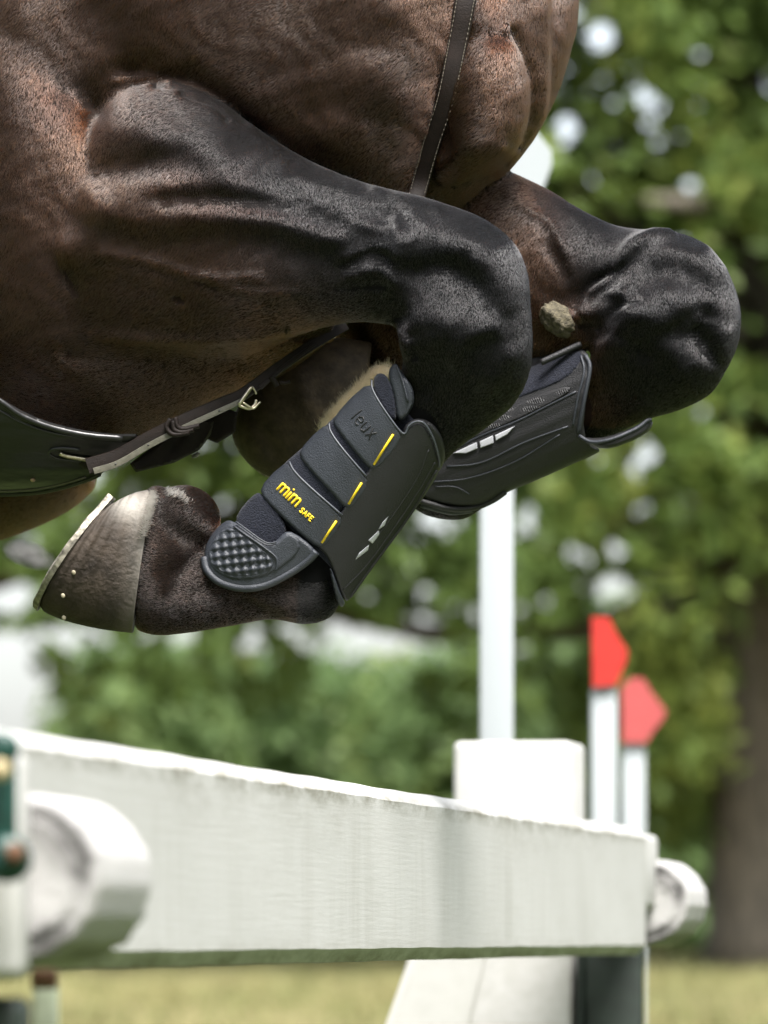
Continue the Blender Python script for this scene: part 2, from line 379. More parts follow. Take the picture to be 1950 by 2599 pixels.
def shrub(label, X, Y, w_, h_, tone, n=330, d=1.2, z0=.0):
    g = float(gz(Y)); t = empty('shrub', label, 'shrub', (X, Y, g), group='shrubs along the far edge of the meadow')
    ang = rng.uniform(0, 2*np.pi, n); rr = np.sqrt(rng.random(n)); zz = rng.random(n)
    c = np.stack([X+np.cos(ang)*rr*w_*(1-.45*zz**2), Y+np.sin(ang)*rr*d, g+z0+zz*h_], 1)
    V, tn = leaves(c, .38, 46, .1, np.clip(tone+rng.normal(0, .2, n), 0, 1)); V, tn = V, tn
    crown_obj('crown', V, tn, LM2, t)
    st = [tube([(X+dx*.3, Y, g-.05), (X+dx*.6, Y, g+h_*.4), (X+dx, Y, g+h_*.8)], [.06, .04, .015], 7) for dx in (-w_*.5, 0, w_*.5)]
    link('trunk', mesh_from('trunk', *join(st)), M['bark'], t)
shrub('pale green rounded shrub behind the square post', .9, 58, 1.6, 2.5, .6, 420)
shrub('dark green shrub left of the square post', -.9, 60, 1.7, 2.62, .35, 460)
shrub('yellowish shrub at the far left under the bright gap', -2.2, 59, 1.2, 2.62, .6, 460)
shrub('mid green shrub between the red flag and the brown trunk', 2.3, 56, 1.2, 2.9, .5, 380)
shrub('bluish green shrub right beside the brown trunk', 3.6, 57, 1.5, 3.2, .35, 420)
shrub('low dark shrub far left behind the near rail end', -4.6, 60, 1.3, 1.5, .25)

def added_leaf_ring():
    """unseen ring of leaves, added to shut out the low sky"""
    n = 1200; a = rng.uniform(R(100), R(440), n); a = a[(np.abs((a % (2*np.pi))-R(90)) > R(38))]
    rr = rng.uniform(24, 30, len(a)); z = rng.uniform(0, 17, len(a))
    c = np.stack([np.cos(a)*rr, 6+np.sin(a)*rr, z], 1)
    V, t = leaves(c, 1.7, 26, .55)
    o = crown_obj('leaf_screen', V, t, LM, None); tag(o, 'added ring of leaves out of view, shutting out the low sky', 'leaf_screen', kind='stuff')
added_leaf_ring()

# ------------------------------------------------------------------ fence
RA = Vector(((0-PX)/FP*5.51, 5.51, 0)); RB = Vector(((1640-PX)/FP*10.75, 10.75, 0))
RD = (RB-RA).normalized()                       # along the rail, away from the camera
RN = Vector((RD.y, -RD.x, 0))                   # right of the rail
RANG = math.atan2(RD.y, RD.x)
ZT, ZB = CZ+.186, CZ-.029
def rail_frame(a, off=0, z=0):                  # a metres along from RA, off to the right (back side)
    return RA+RD*a+RN*off+Vector((0, 0, z))
def set_moss_shade(me, f):
    at = me.attributes.new('moss_shade', 'FLOAT', 'POINT'); at.data.foreach_set('value', np.array([f(v.co) for v in me.vertices], dtype=np.float32))
def build_fence():
    t = empty('jump_fence', 'white painted timber jump fence with a square top rail running away from the camera', 'fence', (0, 8, float(gz(8))))
    L = (RB-RA).length
    # top rail: square beam with chamfered edges; visible face is the left one
    ch = .016; Wd = .12
    prof = [(0, ZB+ch), (0, ZT-ch), (ch*.9, ZT), (Wd-ch, ZT), (Wd, ZT-ch), (Wd, ZB+ch), (Wd-ch, ZB), (ch*.9, ZB)]
    pr = []                                      # subdivide the profile for edge wear
    for i in range(len(prof)):
        a, b = np.array(prof[i]), np.array(prof[(i+1) % len(prof)])
        k = 10 if np.linalg.norm(b-a) > .15 else 3
        for j in range(k): pr.append(a+(b-a)*j/k)
    pr = np.array(pr); n = len(pr); na = 260; V = []; F = []
    s0, s1 = -.75, L
    for i in range(na+1):
        a = s0+(s1-s0)*i/na
        for (o, z) in pr:
            edge = min(abs(z-ZT), abs(z-ZB))
            wob = .0008*math.sin(a*13+z*20)*math.cos(a*7)
            p = RA+RD*a+RN*(-o+wob); V.append((p.x, p.y, z+wob*.8))
    # RN points to the right; the beam body lies behind the visible left face
    for i in range(na):
        for j in range(n):
            k = (j+1) % n; F.append((i*n+j, (i+1)*n+j, (i+1)*n+k, i*n+k))
    F.append(tuple(range(n))); F.append(tuple(na*n+j for j in range(n-1, -1, -1)))
    me = mesh_from('rail', V, F)
    def moss_shade(c):
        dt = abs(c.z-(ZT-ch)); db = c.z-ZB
        return min(1, 1.0*math.exp(-(dt/.006)**2)+.8*math.exp(-(max(0, db-.004)/.012)**2)+.38*math.exp(-(max(0, ZT-ch-c.z)/.055)**2)*(.6+.4*math.sin(c.y*5)*math.sin(c.y*2.3)))  # moss at the top edge; lower chamfer's shading painted in as well
    set_moss_shade(me, moss_shade)
    o = link('rail', me, M['white'], t); autosmooth(o, 30)
    # far right end: stub of the beam behind, set back
    Mx = Matrix.Translation(RA) @ Matrix.Rotation(RANG-R(90), 4, 'Z')   # local x = RN, local y = RD
    me = box_mesh('rail_end', -.06, -.004, L+.002, L+.24, CZ+.05, ZT-.008, .012, 3, Mx); set_moss_shade(me, lambda c: .2)
    link('rail_end', me, M['white'], t)
    # log stubs with painted end faces (near left, far right)
    def log(px, py, D, r, L_, name):
        c = P(px, py, D); V = []; F = []; nr = 48
        prof = [(0, 0.004), (.35, .003), (.62, .001), (.7, .0), (.76, .002), (.82, .004), (.88, .003), (.93, .002), (1.0, .014), (1.03, .05), (1.03, L_)]
        for i, (q, s) in enumerate(prof):
            for j in range(nr):
                th = 2*math.pi*j/nr
                wob = 1+.022*math.sin(2*th+1)+.007*math.sin(7*th)+.015*math.sin(17*th+2)+.01*math.sin(29*th)
                p = c+RN*(math.cos(th)*r*max(q, .001)*wob)+Vector((0, 0, math.sin(th)*r*max(q, .001)*wob))+RD*s
                V.append(tuple(p))
        for i in range(len(prof)-1):
            for j in range(nr):
                k = (j+1) % nr; F.append((i*nr+j, i*nr+k, (i+1)*nr+k, (i+1)*nr+j))
        me = mesh_from(name, V, F)
        at = me.attributes.new('moss_shade', 'FLOAT', 'POINT'); vals = []
        for i, (q, s) in enumerate(prof):
            for j in range(nr):
                th = 2*math.pi*j/nr
                ring = math.exp(-((q-.8)/.14)**2) if s < .02 else 0
                vals.append(min(1, 3.0*ring*(max(0, math.cos(th-.75))**4+max(0, math.cos(th+1.45))**4))+(.8*max(0, math.cos(th+1.05))**14 if s > .03 else 0))  # end-face rings, plus shade painted low on the log's side
        at.data.foreach_set('value', np.array(vals, dtype=np.float32))
        link('log_end', me, M['log'], t)
    log(30, 2235, 5.1, .07, .22, 'log_end'); log(1637, 2292, 10.95, .075, .31, 'log_end')
    # near white block behind the clip, clip, bolts
    def vbox(name, x0, x1, y0, y1, D, dep, mat, bev=.006, mo=.15):
        a = P(x0, y1, D); b = P(x1, y0, D)
        me = box_mesh(name, a.x, b.x, D, D+dep, a.z, b.z, bev, 3); set_moss_shade(me, lambda c: mo)
        o = link(name, me, mat, t); autosmooth(o, 30); return o
    vbox('post', -420, 57, 1905, 2485, 5.0, .1, M['white'], .01)
    vbox('lower_rail', -420, 60, 2535, 2700, 5.05, .12, M['dark_green'], .01)
    # clip: rounded steel plate with a boss and bolts
    cp = vbox('clip_plate', -200, 42, 1890, 2200, 4.95, .012, M['green_steel'], .005)
    def disc(px, py, D, r, dep, mat, name, par):
        V, F = tube([P(px, py, D), P(px, py, D)+Vector((0, -dep*.7, 0)), P(px, py, D)+Vector((0, -dep, 0))], [r, r, r*.8], 28)
        return link(name, mesh_from(name, V, F), mat, par)
    disc(20, 2180, 4.96, .019, .02, M['green_steel'], 'clip_boss', cp)
    disc(40, 2165, 4.94, .008, .01, M['rust'], 'bolt', cp)
    disc(0, 1955, 4.94, .009, .012, M['brass'], 'bolt', cp)
    disc(8, 1900, 4.955, .013, .01, M['green_steel'], 'clip_boss', cp)
    vbox('post', 82, 142, 2490, 5200, 5.4, .05, M['greygreen'], .004)
    vbox('bracket', 78, 145, 2460, 2512, 5.36, .02, M['rust'], .004)
    # far post, brace and steel
    c = P(1150, 1882, 10.9); Mp = Matrix.Translation((c.x, c.y, 0)) @ Matrix.Rotation(RANG-R(90), 4, 'Z')
    me = box_mesh('post', 0, .207, 0, .2, -.05, c.z, .012, 3, Mp); set_moss_shade(me, lambda c: .22); o = link('post', me, M['white'], t); autosmooth(o, 30)
    bm = bmesh.new()
    for D in (10.6, 10.7):
        for (x, y) in ((1050, 2400), (1250, 2400), (1000, 3400), (700, 3400)): bm.verts.new(P(x, y, D))
    bm.verts.ensure_lookup_table(); v = bm.verts
    for f in ((0, 1, 2, 3), (7, 6, 5, 4), (0, 4, 5, 1), (1, 5, 6, 2), (2, 6, 7, 3), (3, 7, 4, 0)): bm.faces.new([v[i] for i in f])
    bmesh.ops.bevel(bm, geom=bm.edges[:], offset=.008, segments=2, affect='EDGES')
    bmesh.ops.recalc_face_normals(bm, faces=bm.faces[:])
    me = bpy.data.meshes.new('brace'); bm.to_mesh(me); bm.free(); set_moss_shade(me, lambda c: .1); o = link('brace', me, M['white'], t); autosmooth(o)
    vbox('steel_post', 1480, 1635, 2400, 5200, 10.9, .08, M['dark_green'], .01)
    vbox('timber_edge', 1466, 1480, 2400, 5200, 10.86, .05, M['dark_green'], .003)
build_fence()

# ------------------------------------------------------------------ flag poles
def flag(label, x0, x1, ytop, D, yb, head, mat_head, pole_mat, ysplit, depth=.006):
    g = float(gz(D)); c = (x0+x1)/2
    t = empty('flag_pole', label, 'flag pole', (P(c, 0, D).x, D, g), group='arrow-headed flag poles beside the fence')
    a = P(x0, ysplit, D); b = P(x1, ysplit, D); w_ = b.x-a.x
    me = box_mesh('pole', a.x, b.x, D, D+w_, g-.1, a.z, .006, 2); set_moss_shade(me, lambda c: .0)
    autosmooth(link('pole', me, pole_mat, t), 30)
    if False:
        me = box_mesh('pole_cap', a.x-.001, b.x+.001, D-.001, D+w_+.001, a.z, P(x0, ytop, D).z, .008, 2); set_moss_shade(me, lambda c: 0)
        link('pole_cap', me, mat_head, t)
    bm = bmesh.new(); dd = D+w_*.5; vs = []
    for k in (-depth, depth):
        for (x, y) in head: vs.append(bm.verts.new(P(x, y, dd)+Vector((0, k-w_*.5-.008, 0))))
    m = len(head); bm.faces.new(vs[:m]); bm.faces.new(vs[m:][::-1])
    for i in range(m): bm.faces.new((vs[i], vs[m+i], vs[m+(i+1) % m], vs[(i+1) % m]))
    bmesh.ops.recalc_face_normals(bm, faces=bm.faces[:])
    bmesh.ops.bevel(bm, geom=bm.edges[:], offset=.0015, segments=2, affect='EDGES')
    me = bpy.data.meshes.new('arrow_board'); bm.to_mesh(me); bm.free(); set_moss_shade(me, lambda c: 0)
    autosmooth(link('arrow_board', me, mat_head, t), 30)
flag('tall white flag pole with a white arrow board, behind the far knee', 1218, 1304, 330, 11.6, 0,
     [(1290, 480), (1290, 330), (1358, 338), (1398, 388), (1400, 425), (1376, 490), (1340, 500)], M['white_clean'], M['white_clean'], 330)
flag('white flag pole with a bright red arrow head, the taller and nearer red one', 1502, 1566, 1568, 13.6, 0,
     [(1500, 1568), (1545, 1570), (1566, 1615), (1592, 1652), (1588, 1684), (1563, 1742), (1503, 1748)], M['red'], M['white_clean'], 1745)
flag('white flag pole with a red arrow head, coloured pinkish as if lit, the shorter one at the right', 1580, 1638, 1722, 15.2, 0,
     [(1576, 1745), (1600, 1722), (1632, 1724), (1652, 1758), (1688, 1804), (1685, 1824), (1652, 1866), (1640, 1888), (1578, 1888)], M['pale_red'], M['white_clean'], 1888)
# ------------------------------------------------------------------ horse
def interp(tab, x):
    tab = np.array(tab, float); return np.interp(x, tab[:, 0], tab[:, 1])
def horse_parts():
    parts = []
    # ---- trunk of the body: vertical slices (top out of frame)
    bot = [(-2600, 1150), (-1500, 1270), (-700, 1260), (-200, 1235), (0, 1225), (150, 1212), (300, 1165), (450, 1095), (600, 1015), (750, 930), (880, 820), (980, 720), (1060, 630),
           (1120, 560), (1180, 512), (1229, 470), (1290, 430), (1325, 388), (1362, 341), (1395, 280)]
    top = [(-2600, -700), (-1500, -950), (-600, -1050), (0, -1150), (600, -1050), (1000, -900), (1395, -650)]
    yc = [(-2600, 9.4), (-1500, 8.85), (-600, 8.45), (0, 8.2), (500, 8.1), (900, 8.05), (1200, 8.02), (1395, 8.03)]
    dn = [(-2600, .22), (-1500, .34), (-600, .34), (0, .31), (500, .29), (900, .25), (1100, .2), (1200, .17), (1290, .125), (1395, .06)]
    st = []
    for x in (-2600, -2000, -1500, -1000, -600, -300, 0, 150, 300, 450, 600, 750, 880, 980, 1060, 1120, 1180, 1230, 1290, 1345, 1395):
        st.append((x, interp(top, x), x, interp(bot, x), interp(yc, x), interp(dn, x), .3))
    S = [  # muscle relief: polyline, sigma px, metres
        ([(50, 60), (80, 200), (40, 330)], 85, .03),
        ([(250, 60), (330, 130), (300, 220)], 60, -.006),
        ([(420, 60), (620, 150), (760, 120)], 110, .006),
        ([(1030, 40), (1060, 130), (1010, 230)], 60, .018),
        ([(800, 20), (850, 140), (760, 260)], 80, -.006),
        ([(700, 330), (800, 350), (900, 300), (960, 200)], 45, .008),
        ([(640, 280), (700, 245), (820, 215), (1000, 140)], 30, .005),
        ([(640, 330), (760, 390), (860, 440)], 38, -.012),
        ([(880, 400), (980, 380), (1060, 300)], 50, .009),
        ([(1170, -100), (1150, 120), (1100, 300), (1050, 480)], 26, -.012),
        ([(1260, 60), (1290, 220), (1250, 360), (1180, 450)], 60, .02),
        ([(1180, 300), (1200, 380), (1150, 470)], 40, .006),
        ([(80, 430), (160, 520), (240, 420), (200, 300)], 55, -.008),
        ([(330, 196), (480, 215), (560, 260), (640, 330)], 22, -.016),
        ([(240, 280), (235, 400), (200, 480)], 26, -.014),
    ]
    parts.append(loft(st, 8, 150, S, 2.15))
    # girth groove skin between elbow and breastbone
    parts.append(loft([(-700, -300, -700, 1250, 8.3, .2, .2), (-300, -250, -300, 1230, 8.16, .22, .2), (0, -150, 0, 1208, 8.06, .23, .2), (150, 100, 140, 1190, 8.0, .2, .2), (300, 350, 310, 1140, 7.95, .165, .2), (450, 450, 470, 1070, 7.92, .135, .18), (600, 550, 620, 995, 7.9, .11, .16),
                       (730, 690, 750, 915, 7.89, .09, .14), (840, 700, 850, 850, 7.88, .06, .1)], 8, 110, [], 2.5))
    # far breast and neck base
    parts.append(loft([(1300, -700, 1180, -500, 8.2, .05, .1), (1420, -600, 1120, -100, 8.2, .12, .15), (1462, -250, 1080, 150, 8.2, .15, .15), (1468, 20, 1100, 300, 8.18, .15, .15),
                       (1452, 120, 1130, 360, 8.17, .15, .15), (1415, 240, 1150, 400, 8.16, .14, .15), (1362, 341, 1170, 430, 8.14, .12, .12), (1310, 410, 1190, 440, 8.12, .07, .08)], 8, 90,
                      [([(1330, 60), (1350, 200), (1345, 340)], 24, -.02)]))
    # near breast bulge (edge is the pale ridge)
    parts.append(loft([(1240, -500, 1050, -480, 8.0, .08, .1), (1290, -200, 1040, -150, 8.0, .12, .1), (1310, 60, 1030, 100, 7.99, .135, .1), (1340, 170, 1040, 250, 7.98, .14, .1),
                       (1345, 270, 1060, 400, 7.98, .135, .1), (1318, 370, 1080, 470, 7.98, .12, .1), (1270, 430, 1120, 500, 7.99, .08, .08)], 8, 90,
                      [([(1290, 100), (1322, 190), (1328, 280), (1315, 340)], 20, .008), ([(1180, 60), (1150, 200), (1100, 350)], 30, -.012)]))
    # neck going up out of frame
    parts.append(loft([(1000, -300, 1200, -100, 8.1, .15, .15), (850, -900, 1400, -450, 8.1, .13, .13), (1050, -1150, 1400, -800, 8.08, .09, .09)], 8, 48))
    # belly and flank behind the girth
    parts.append(loft([(-1900, 600, -1900, 1350, 9.0, .3, .3), (-1200, 500, -1200, 1490, 8.75, .32, .3), (-600, 500, -600, 1470, 8.6, .3, .3), (-200, 600, -200, 1415, 8.5, .26, .3), (0, 700, 0, 1368, 8.45, .23, .3),
                       (110, 750, 110, 1325, 8.42, .2, .3), (190, 800, 190, 1280, 8.4, .15, .25), (235, 900, 235, 1235, 8.4, .1, .2)], 6, 60))
    # ---- near foreleg: forearm, knee, cannon, pastern
    st = [(225, 420, 90, 560, 7.95, .03, .1), (255, 295, 70, 690, 7.93, .075, .12), (325, 222, 130, 840, 7.895, .11, .14), (440, 208, 250, 920, 7.86, .125, .14), (550, 250, 420, 925, 7.835, .125, .13),
          (650, 325, 580, 915, 7.81, .115, .11), (750, 390, 700, 868, 7.79, .1, .1), (850, 438, 830, 828, 7.77, .085, .085), (950, 472, 920, 816, 7.75, .07, .07), (1050, 495, 975, 822, 7.735, .063, .063),
          (1135, 520, 1000, 826, 7.73, .062, .06), (1225, 555, 1010, 838, 7.725, .064, .06), (1300, 612, 1012, 852, 7.72, .066, .06), (1338, 690, 1013, 868, 7.72, .068, .06), (1348, 790, 1016, 884, 7.72, .067, .06),
          (1352, 880, 1022, 902, 7.725, .064, .058), (1340, 960, 1024, 922, 7.73, .058, .055), (1300, 1030, 1018, 945, 7.74, .05, .05), (1235, 1085, 1004, 972, 7.75, .042, .042),
          (1150, 1150, 972, 1015, 7.76, .034, .036), (1070, 1245, 900, 1095, 7.78, .03, .034), (975, 1370, 800, 1215, 7.8, .03, .034), (905, 1465, 700, 1320, 7.815, .036, .036), (868, 1525, 635, 1370, 7.82, .042, .04),
          (835, 1568, 600, 1385, 7.82, .043, .042), (775, 1584, 565, 1385, 7.82, .04, .04), (690, 1572, 535, 1365, 7.82, .034, .035), (590, 1588, 505, 1345, 7.82, .034, .034), (480, 1606, 450, 1300, 7.82, .04, .038), (400, 1612, 400, 1262, 7.82, .046, .042),
          (345, 1600, 350, 1275, 7.82, .045, .042)]
    S = [
        # shoulder/elbow relief
        ([(125, 600), (150, 640)], 36, .022), ([(250, 330), (330, 310), (450, 360), (560, 400)], 42, .014),
        ([(230, 430), (330, 432), (460, 400)], 26, -.009), ([(330, 480), (450, 465), (640, 470), (760, 490), (900, 540), (1000, 600)], 26, .008),
        ([(420, 505), (560, 510), (720, 520), (860, 560)], 16, -.006), ([(700, 470), (820, 500), (940, 530), (1010, 550)], 14, -.006),
        ([(180, 480), (260, 540), (230, 620)], 50, .01), ([(250, 530), (380, 560), (500, 540), (700, 560), (860, 610)], 26, .01), ([(300, 600), (450, 640), (640, 620), (840, 650)], 50, -.006),
        ([(200, 700), (330, 740), (420, 760)], 50, -.005), ([(240, 850), (380, 866), (520, 868), (700, 850)], 12, .009), ([(200, 885), (400, 905), (600, 890)], 16, -.006),
        ([(760, 450), (900, 490), (1040, 520)], 20, .006),
        ([(1020, 640), (1050, 690), (1000, 730)], 30, .008), ([(940, 690), (880, 740), (840, 790)], 24, .006), ([(1040, 600), (1060, 560)], 20, .006),
        # knee: forearm groove and joint swellings
        ([(1060, 720), (1110, 740), (1160, 730)], 40, -.009), ([(1180, 610), (1240, 650), (1270, 720)], 46, .006), ([(1230, 790), (1180, 800), (1120, 860)], 34, .006), ([(1290, 880), (1240, 960), (1180, 1000)], 36, .005),
        ([(1010, 830), (1035, 880), (1045, 930)], 14, .008), ([(1060, 850), (1075, 920)], 18, -.006),
        # fetlock and pastern
        ([(640, 1500), (700, 1530), (740, 1560)], 14, .005), ([(600, 1420), (560, 1470), (500, 1440)], 30, -.004),
        ([(560, 1350), (500, 1410), (440, 1450)], 26, -.007),
    ]
    parts.append(loft(st, 8, 110, S, 2.15))
    parts.append(ellipsoid(470, 1316, 7.82, 92, 84, .04, 20))      # heel bulb
    parts.append(ellipsoid(395, 1310, 7.82, 60, 78, .035, 10))
    # ---- far foreleg
    st = [(1080, 360, 850, 850, 8.2, .06, .1), (1180, 380, 905, 930, 8.18, .09, .1), (1285, 432, 1020, 962, 8.15, .095, .1), (1385, 478, 1210, 940, 8.12, .075, .08), (1470, 530, 1340, 922, 8.09, .065, .07), (1560, 572, 1420, 918, 8.07, .06, .062),
          (1650, 586, 1470, 908, 8.05, .062, .06), (1740, 597, 1492, 884, 8.04, .064, .06), (1805, 632, 1498, 890, 8.03, .066, .06), (1852, 700, 1500, 898, 8.03, .067, .06), (1879, 785, 1500, 905, 8.03, .067, .06),
          (1874, 870, 1498, 915, 8.035, .065, .058), (1838, 950, 1492, 925, 8.04, .06, .055), (1800, 1002, 1480, 935, 8.045, .055, .052), (1725, 1040, 1460, 945, 8.05, .046, .048), (1640, 1066, 1430, 955, 8.06, .038, .042),
          (1540, 1115, 1380, 965, 8.07, .034, .036), (1420, 1175, 1270, 1010, 8.09, .032, .034), (1300, 1235, 1150, 1060, 8.11, .034, .034), (1225, 1290, 1090, 1085, 8.12, .042, .04), (1170, 1318, 1050, 1090, 8.12, .043, .042), (1090, 1310, 1020, 1080, 8.12, .04, .04),
          (1020, 1270, 985, 1050, 8.12, .036, .036), (960, 1240, 950, 1000, 8.12, .04, .04), (900, 1220, 880, 960, 8.12, .045, .045), (850, 1190, 830, 940, 8.12, .045, .045)]
    S = [([(1420, 640), (1500, 650), (1560, 700)], 40, .004), ([(1570, 640), (1640, 590), (1700, 600)], 22, .006), ([(1560, 690), (1500, 740), (1440, 760)], 24, -.008),
         ([(1610, 700), (1570, 750), (1500, 790)], 14, .006), ([(1700, 760), (1620, 800), (1560, 850)], 34, .008), ([(1800, 700), (1830, 780)], 40, .004), ([(1770, 780), (1720, 830), (1790, 860)], 20, -.007), ([(1790, 910), (1750, 950)], 26, .006),
         ([(1650, 700), (1760, 690)], 26, -.004), ([(1640, 640), (1570, 690), (1545, 760)], 12, -.005)]
    parts.append(loft(st, 8, 100, S, 2.15))
    return parts
def build_body():
    me = mesh_from('body', *join(horse_parts()))
    bm = bmesh.new(); bm.from_mesh(me); bmesh.ops.recalc_face_normals(bm, faces=bm.faces[:]); bm.to_mesh(me); bm.free()
    tmp = bpy.data.objects.new('body_tmp', me); COL.objects.link(tmp)
    md = tmp.modifiers.new('r', 'REMESH'); md.mode = 'VOXEL'; md.voxel_size = VOX; md.use_smooth_shade = True
    m2 = tmp.modifiers.new('s', 'SMOOTH'); m2.factor = .5; m2.iterations = 9
    dg = bpy.context.evaluated_depsgraph_get(); dg.update()
    out = bpy.data.meshes.new_from_object(tmp.evaluated_get(dg)); out.name = 'body'
    bpy.data.objects.remove(tmp, do_unlink=True)
    # melt the seams between neighbouring muscle masses
    n = len(out.vertices); co = np.empty(n*3, np.float32); out.vertices.foreach_get('co', co); co = co.reshape(-1, 3).astype(float); px, py = proj(co)
    wg = np.maximum.reduce([np.exp(-seg_dist(px, py, pl)**2/(2*s_*s_)) for pl, s_ in (([(-300, -200), (0, 60), (150, 170), (190, 260)], 75), ([(130, 520), (60, 620), (70, 760), (160, 870), (400, 935), (650, 900)], 42), ([(1400, -200), (1400, 300)], 30), ([(200, 330), (150, 430)], 30))])
    tmp = bpy.data.objects.new('body_tmp', out); COL.objects.link(tmp); g = tmp.vertex_groups.new(name='melt')
    q = np.round(wg*10).astype(int)
    for k in range(1, 11): g.add(np.nonzero(q == k)[0].tolist(), k/10, 'REPLACE')
    m3 = tmp.modifiers.new('s', 'SMOOTH'); m3.factor = .5; m3.iterations = 110; m3.vertex_group = 'melt'
    dg = bpy.context.evaluated_depsgraph_get(); dg.update()
    o2 = bpy.data.meshes.new_from_object(tmp.evaluated_get(dg)); bpy.data.objects.remove(tmp, do_unlink=True); out = o2; out.name = 'body'
    n = len(out.vertices); co = np.empty(n*3, np.float32); out.vertices.foreach_get('co', co); co = co.reshape(-1, 3).astype(float)
    nr = np.empty(n*3, np.float32); out.vertices.foreach_get('normal', nr); nr = nr.reshape(-1, 3)
    # small forms on the smoothed skin: veins, tendons, skin folds (polyline, sigma px, metres, near leg / other)
    FINE = [([(400, 214), (480, 226), (560, 258), (630, 305)], 7, -.004, 1), ([(470, 236), (540, 262), (585, 300)], 6, -.004, 1), ([(300, 200), (360, 196), (430, 205)], 10, .003, 1),
            ([(740, 452), (880, 492), (990, 500)], 9, -.0016, 1), ([(760, 505), (900, 545), (985, 560)], 9, -.0014, 1), ([(800, 535), (930, 585), (1010, 600)], 11, -.001, 1), ([(960, 480), (1040, 510), (1120, 530)], 9, .002, 1),
            ([(240, 850), (400, 862), (560, 862), (720, 846)], 9, .0035, 1), ([(180, 905), (400, 915), (600, 905)], 14, -.003, 1), ([(455, 757), (456, 760)], 8, -.005, 1),
            ([(1010, 560), (1015, 630), (995, 700)], 14, .007, 1), ([(870, 650), (960, 620), (1010, 640)], 9, .003, 1), ([(880, 700), (970, 680), (1000, 720)], 9, .003, 1), ([(860, 735), (960, 725)], 8, -.003, 1),
            ([(1060, 690), (1130, 680), (1200, 720), (1230, 770)], 26, -.009, 1), ([(1100, 600), (1190, 620), (1270, 690), (1290, 760)], 26, .005, 1), ([(1250, 830), (1190, 850), (1160, 900)], 20, .006, 1), ([(1290, 900), (1250, 970)], 20, .004, 1), ([(1100, 840), (1110, 920), (1080, 990)], 20, -.005, 1), ([(1005, 822), (1024, 852), (1032, 900)], 7, .005, 1), ([(1040, 850), (1052, 905)], 7, -.004, 1),
            ([(690, 1535), (640, 1510), (600, 1500)], 9, .003, 1), ([(560, 1460), (520, 1500), (470, 1500)], 16, -.003, 1), ([(520, 1390), (470, 1440), (440, 1500)], 14, -.004, 1),
            ([(1482, 800), (1496, 750), (1545, 712), (1572, 668), (1600, 625), (1650, 600), (1700, 588)], 10, .008, 0), ([(1470, 775), (1500, 722), (1550, 690)], 9, -.007, 0), ([(1500, 800), (1530, 755), (1580, 735)], 7, .003, 0), ([(1510, 830), (1560, 780), (1620, 760)], 8, -.003, 0),
            ([(1620, 700), (1700, 680), (1790, 720)], 24, -.006, 0), ([(1600, 790), (1680, 810), (1750, 770)], 22, .006, 0), ([(1800, 800), (1775, 850), (1810, 900)], 17, -.008, 0), ([(1840, 840), (1830, 900)], 14, .004, 0), ([(1560, 770), (1540, 820), (1500, 840)], 16, -.004, 0), ([(1650, 640), (1740, 640), (1820, 690)], 20, .004, 0), ([(1690, 880), (1740, 930)], 18, .003, 0), ([(1500, 860), (1560, 850), (1640, 900)], 14, -.003, 0),
            ([(1285, 70), (1322, 150), (1340, 220), (1338, 280), (1322, 350)], 7, .0045, 0), ([(1305, 80), (1350, 200), (1352, 300), (1330, 370)], 12, -.005, 0), ([(1210, 90), (1180, 240), (1130, 380)], 18, -.004, 0),
            ([(1180, 440), (1240, 410), (1280, 370)], 9, .003, 0), ([(1160, 470), (1230, 450), (1290, 415)], 7, -.003, 0), ([(640, 290), (700, 250), (800, 225), (900, 195), (1000, 140)], 16, .004, 0), ([(660, 320), (760, 280), (900, 240)], 18, -.003, 0),
            ([(560, 330), (650, 360), (720, 400)], 16, -.004, 0), ([(780, 380), (900, 350), (960, 280)], 20, .003, 0), ([(60, 60), (120, 140), (140, 260)], 40, .004, 0), ([(200, 80), (300, 130), (380, 240)], 30, -.003, 0), ([(900, 120), (930, 200), (900, 280), (920, 340)], 7, .0018, 0), ([(930, 200), (980, 250), (1000, 330)], 6, .0016, 0), ([(500, 60), (560, 140), (540, 220)], 8, .0016, 0), ([(260, 640), (380, 660), (520, 700), (660, 700)], 9, .0022, 1), ([(520, 700), (640, 740), (760, 740)], 8, .002, 1), ([(1330, 520), (1400, 560), (1440, 640)], 9, .003, 0), ([(1390, 620), (1440, 700)], 12, -.003, 0)]
    px, py = proj(co); face = np.clip(-nr[:, 1]*2.5, 0, 1); isn = co[:, 1] < np.interp(px, [0, 400, 1400, 1401], [7.93, 7.88, 7.86, 6])
    dsp = np.zeros(n)
    for pl, sg, amp, nl in FINE:
        q = np.array(pl, float); m_ = (px > q[:, 0].min()-4*sg) & (px < q[:, 0].max()+4*sg) & (py > q[:, 1].min()-4*sg) & (py < q[:, 1].max()+4*sg) & (face > 0) & (isn == bool(nl))
        if m_.any(): dsp[m_] += amp*np.exp(-seg_dist(px[m_], py[m_], catmull(pl, 4) if len(pl) > 2 else pl)**2/(2*sg*sg))
    dsp += .0006*np.sin(px*.05+np.sin(py*.03)*2)*np.sin(py*.045+np.sin(px*.02)*2)
    co = co+nr*(dsp*face)[:, None]
    out.vertices.foreach_set('co', co.astype(np.float32).ravel()); out.update(); out.vertices.foreach_get('normal', nrf := np.empty(n*3, np.float32)); nr = nrf.reshape(-1, 3)
    return out, co, nr
VOX = .004
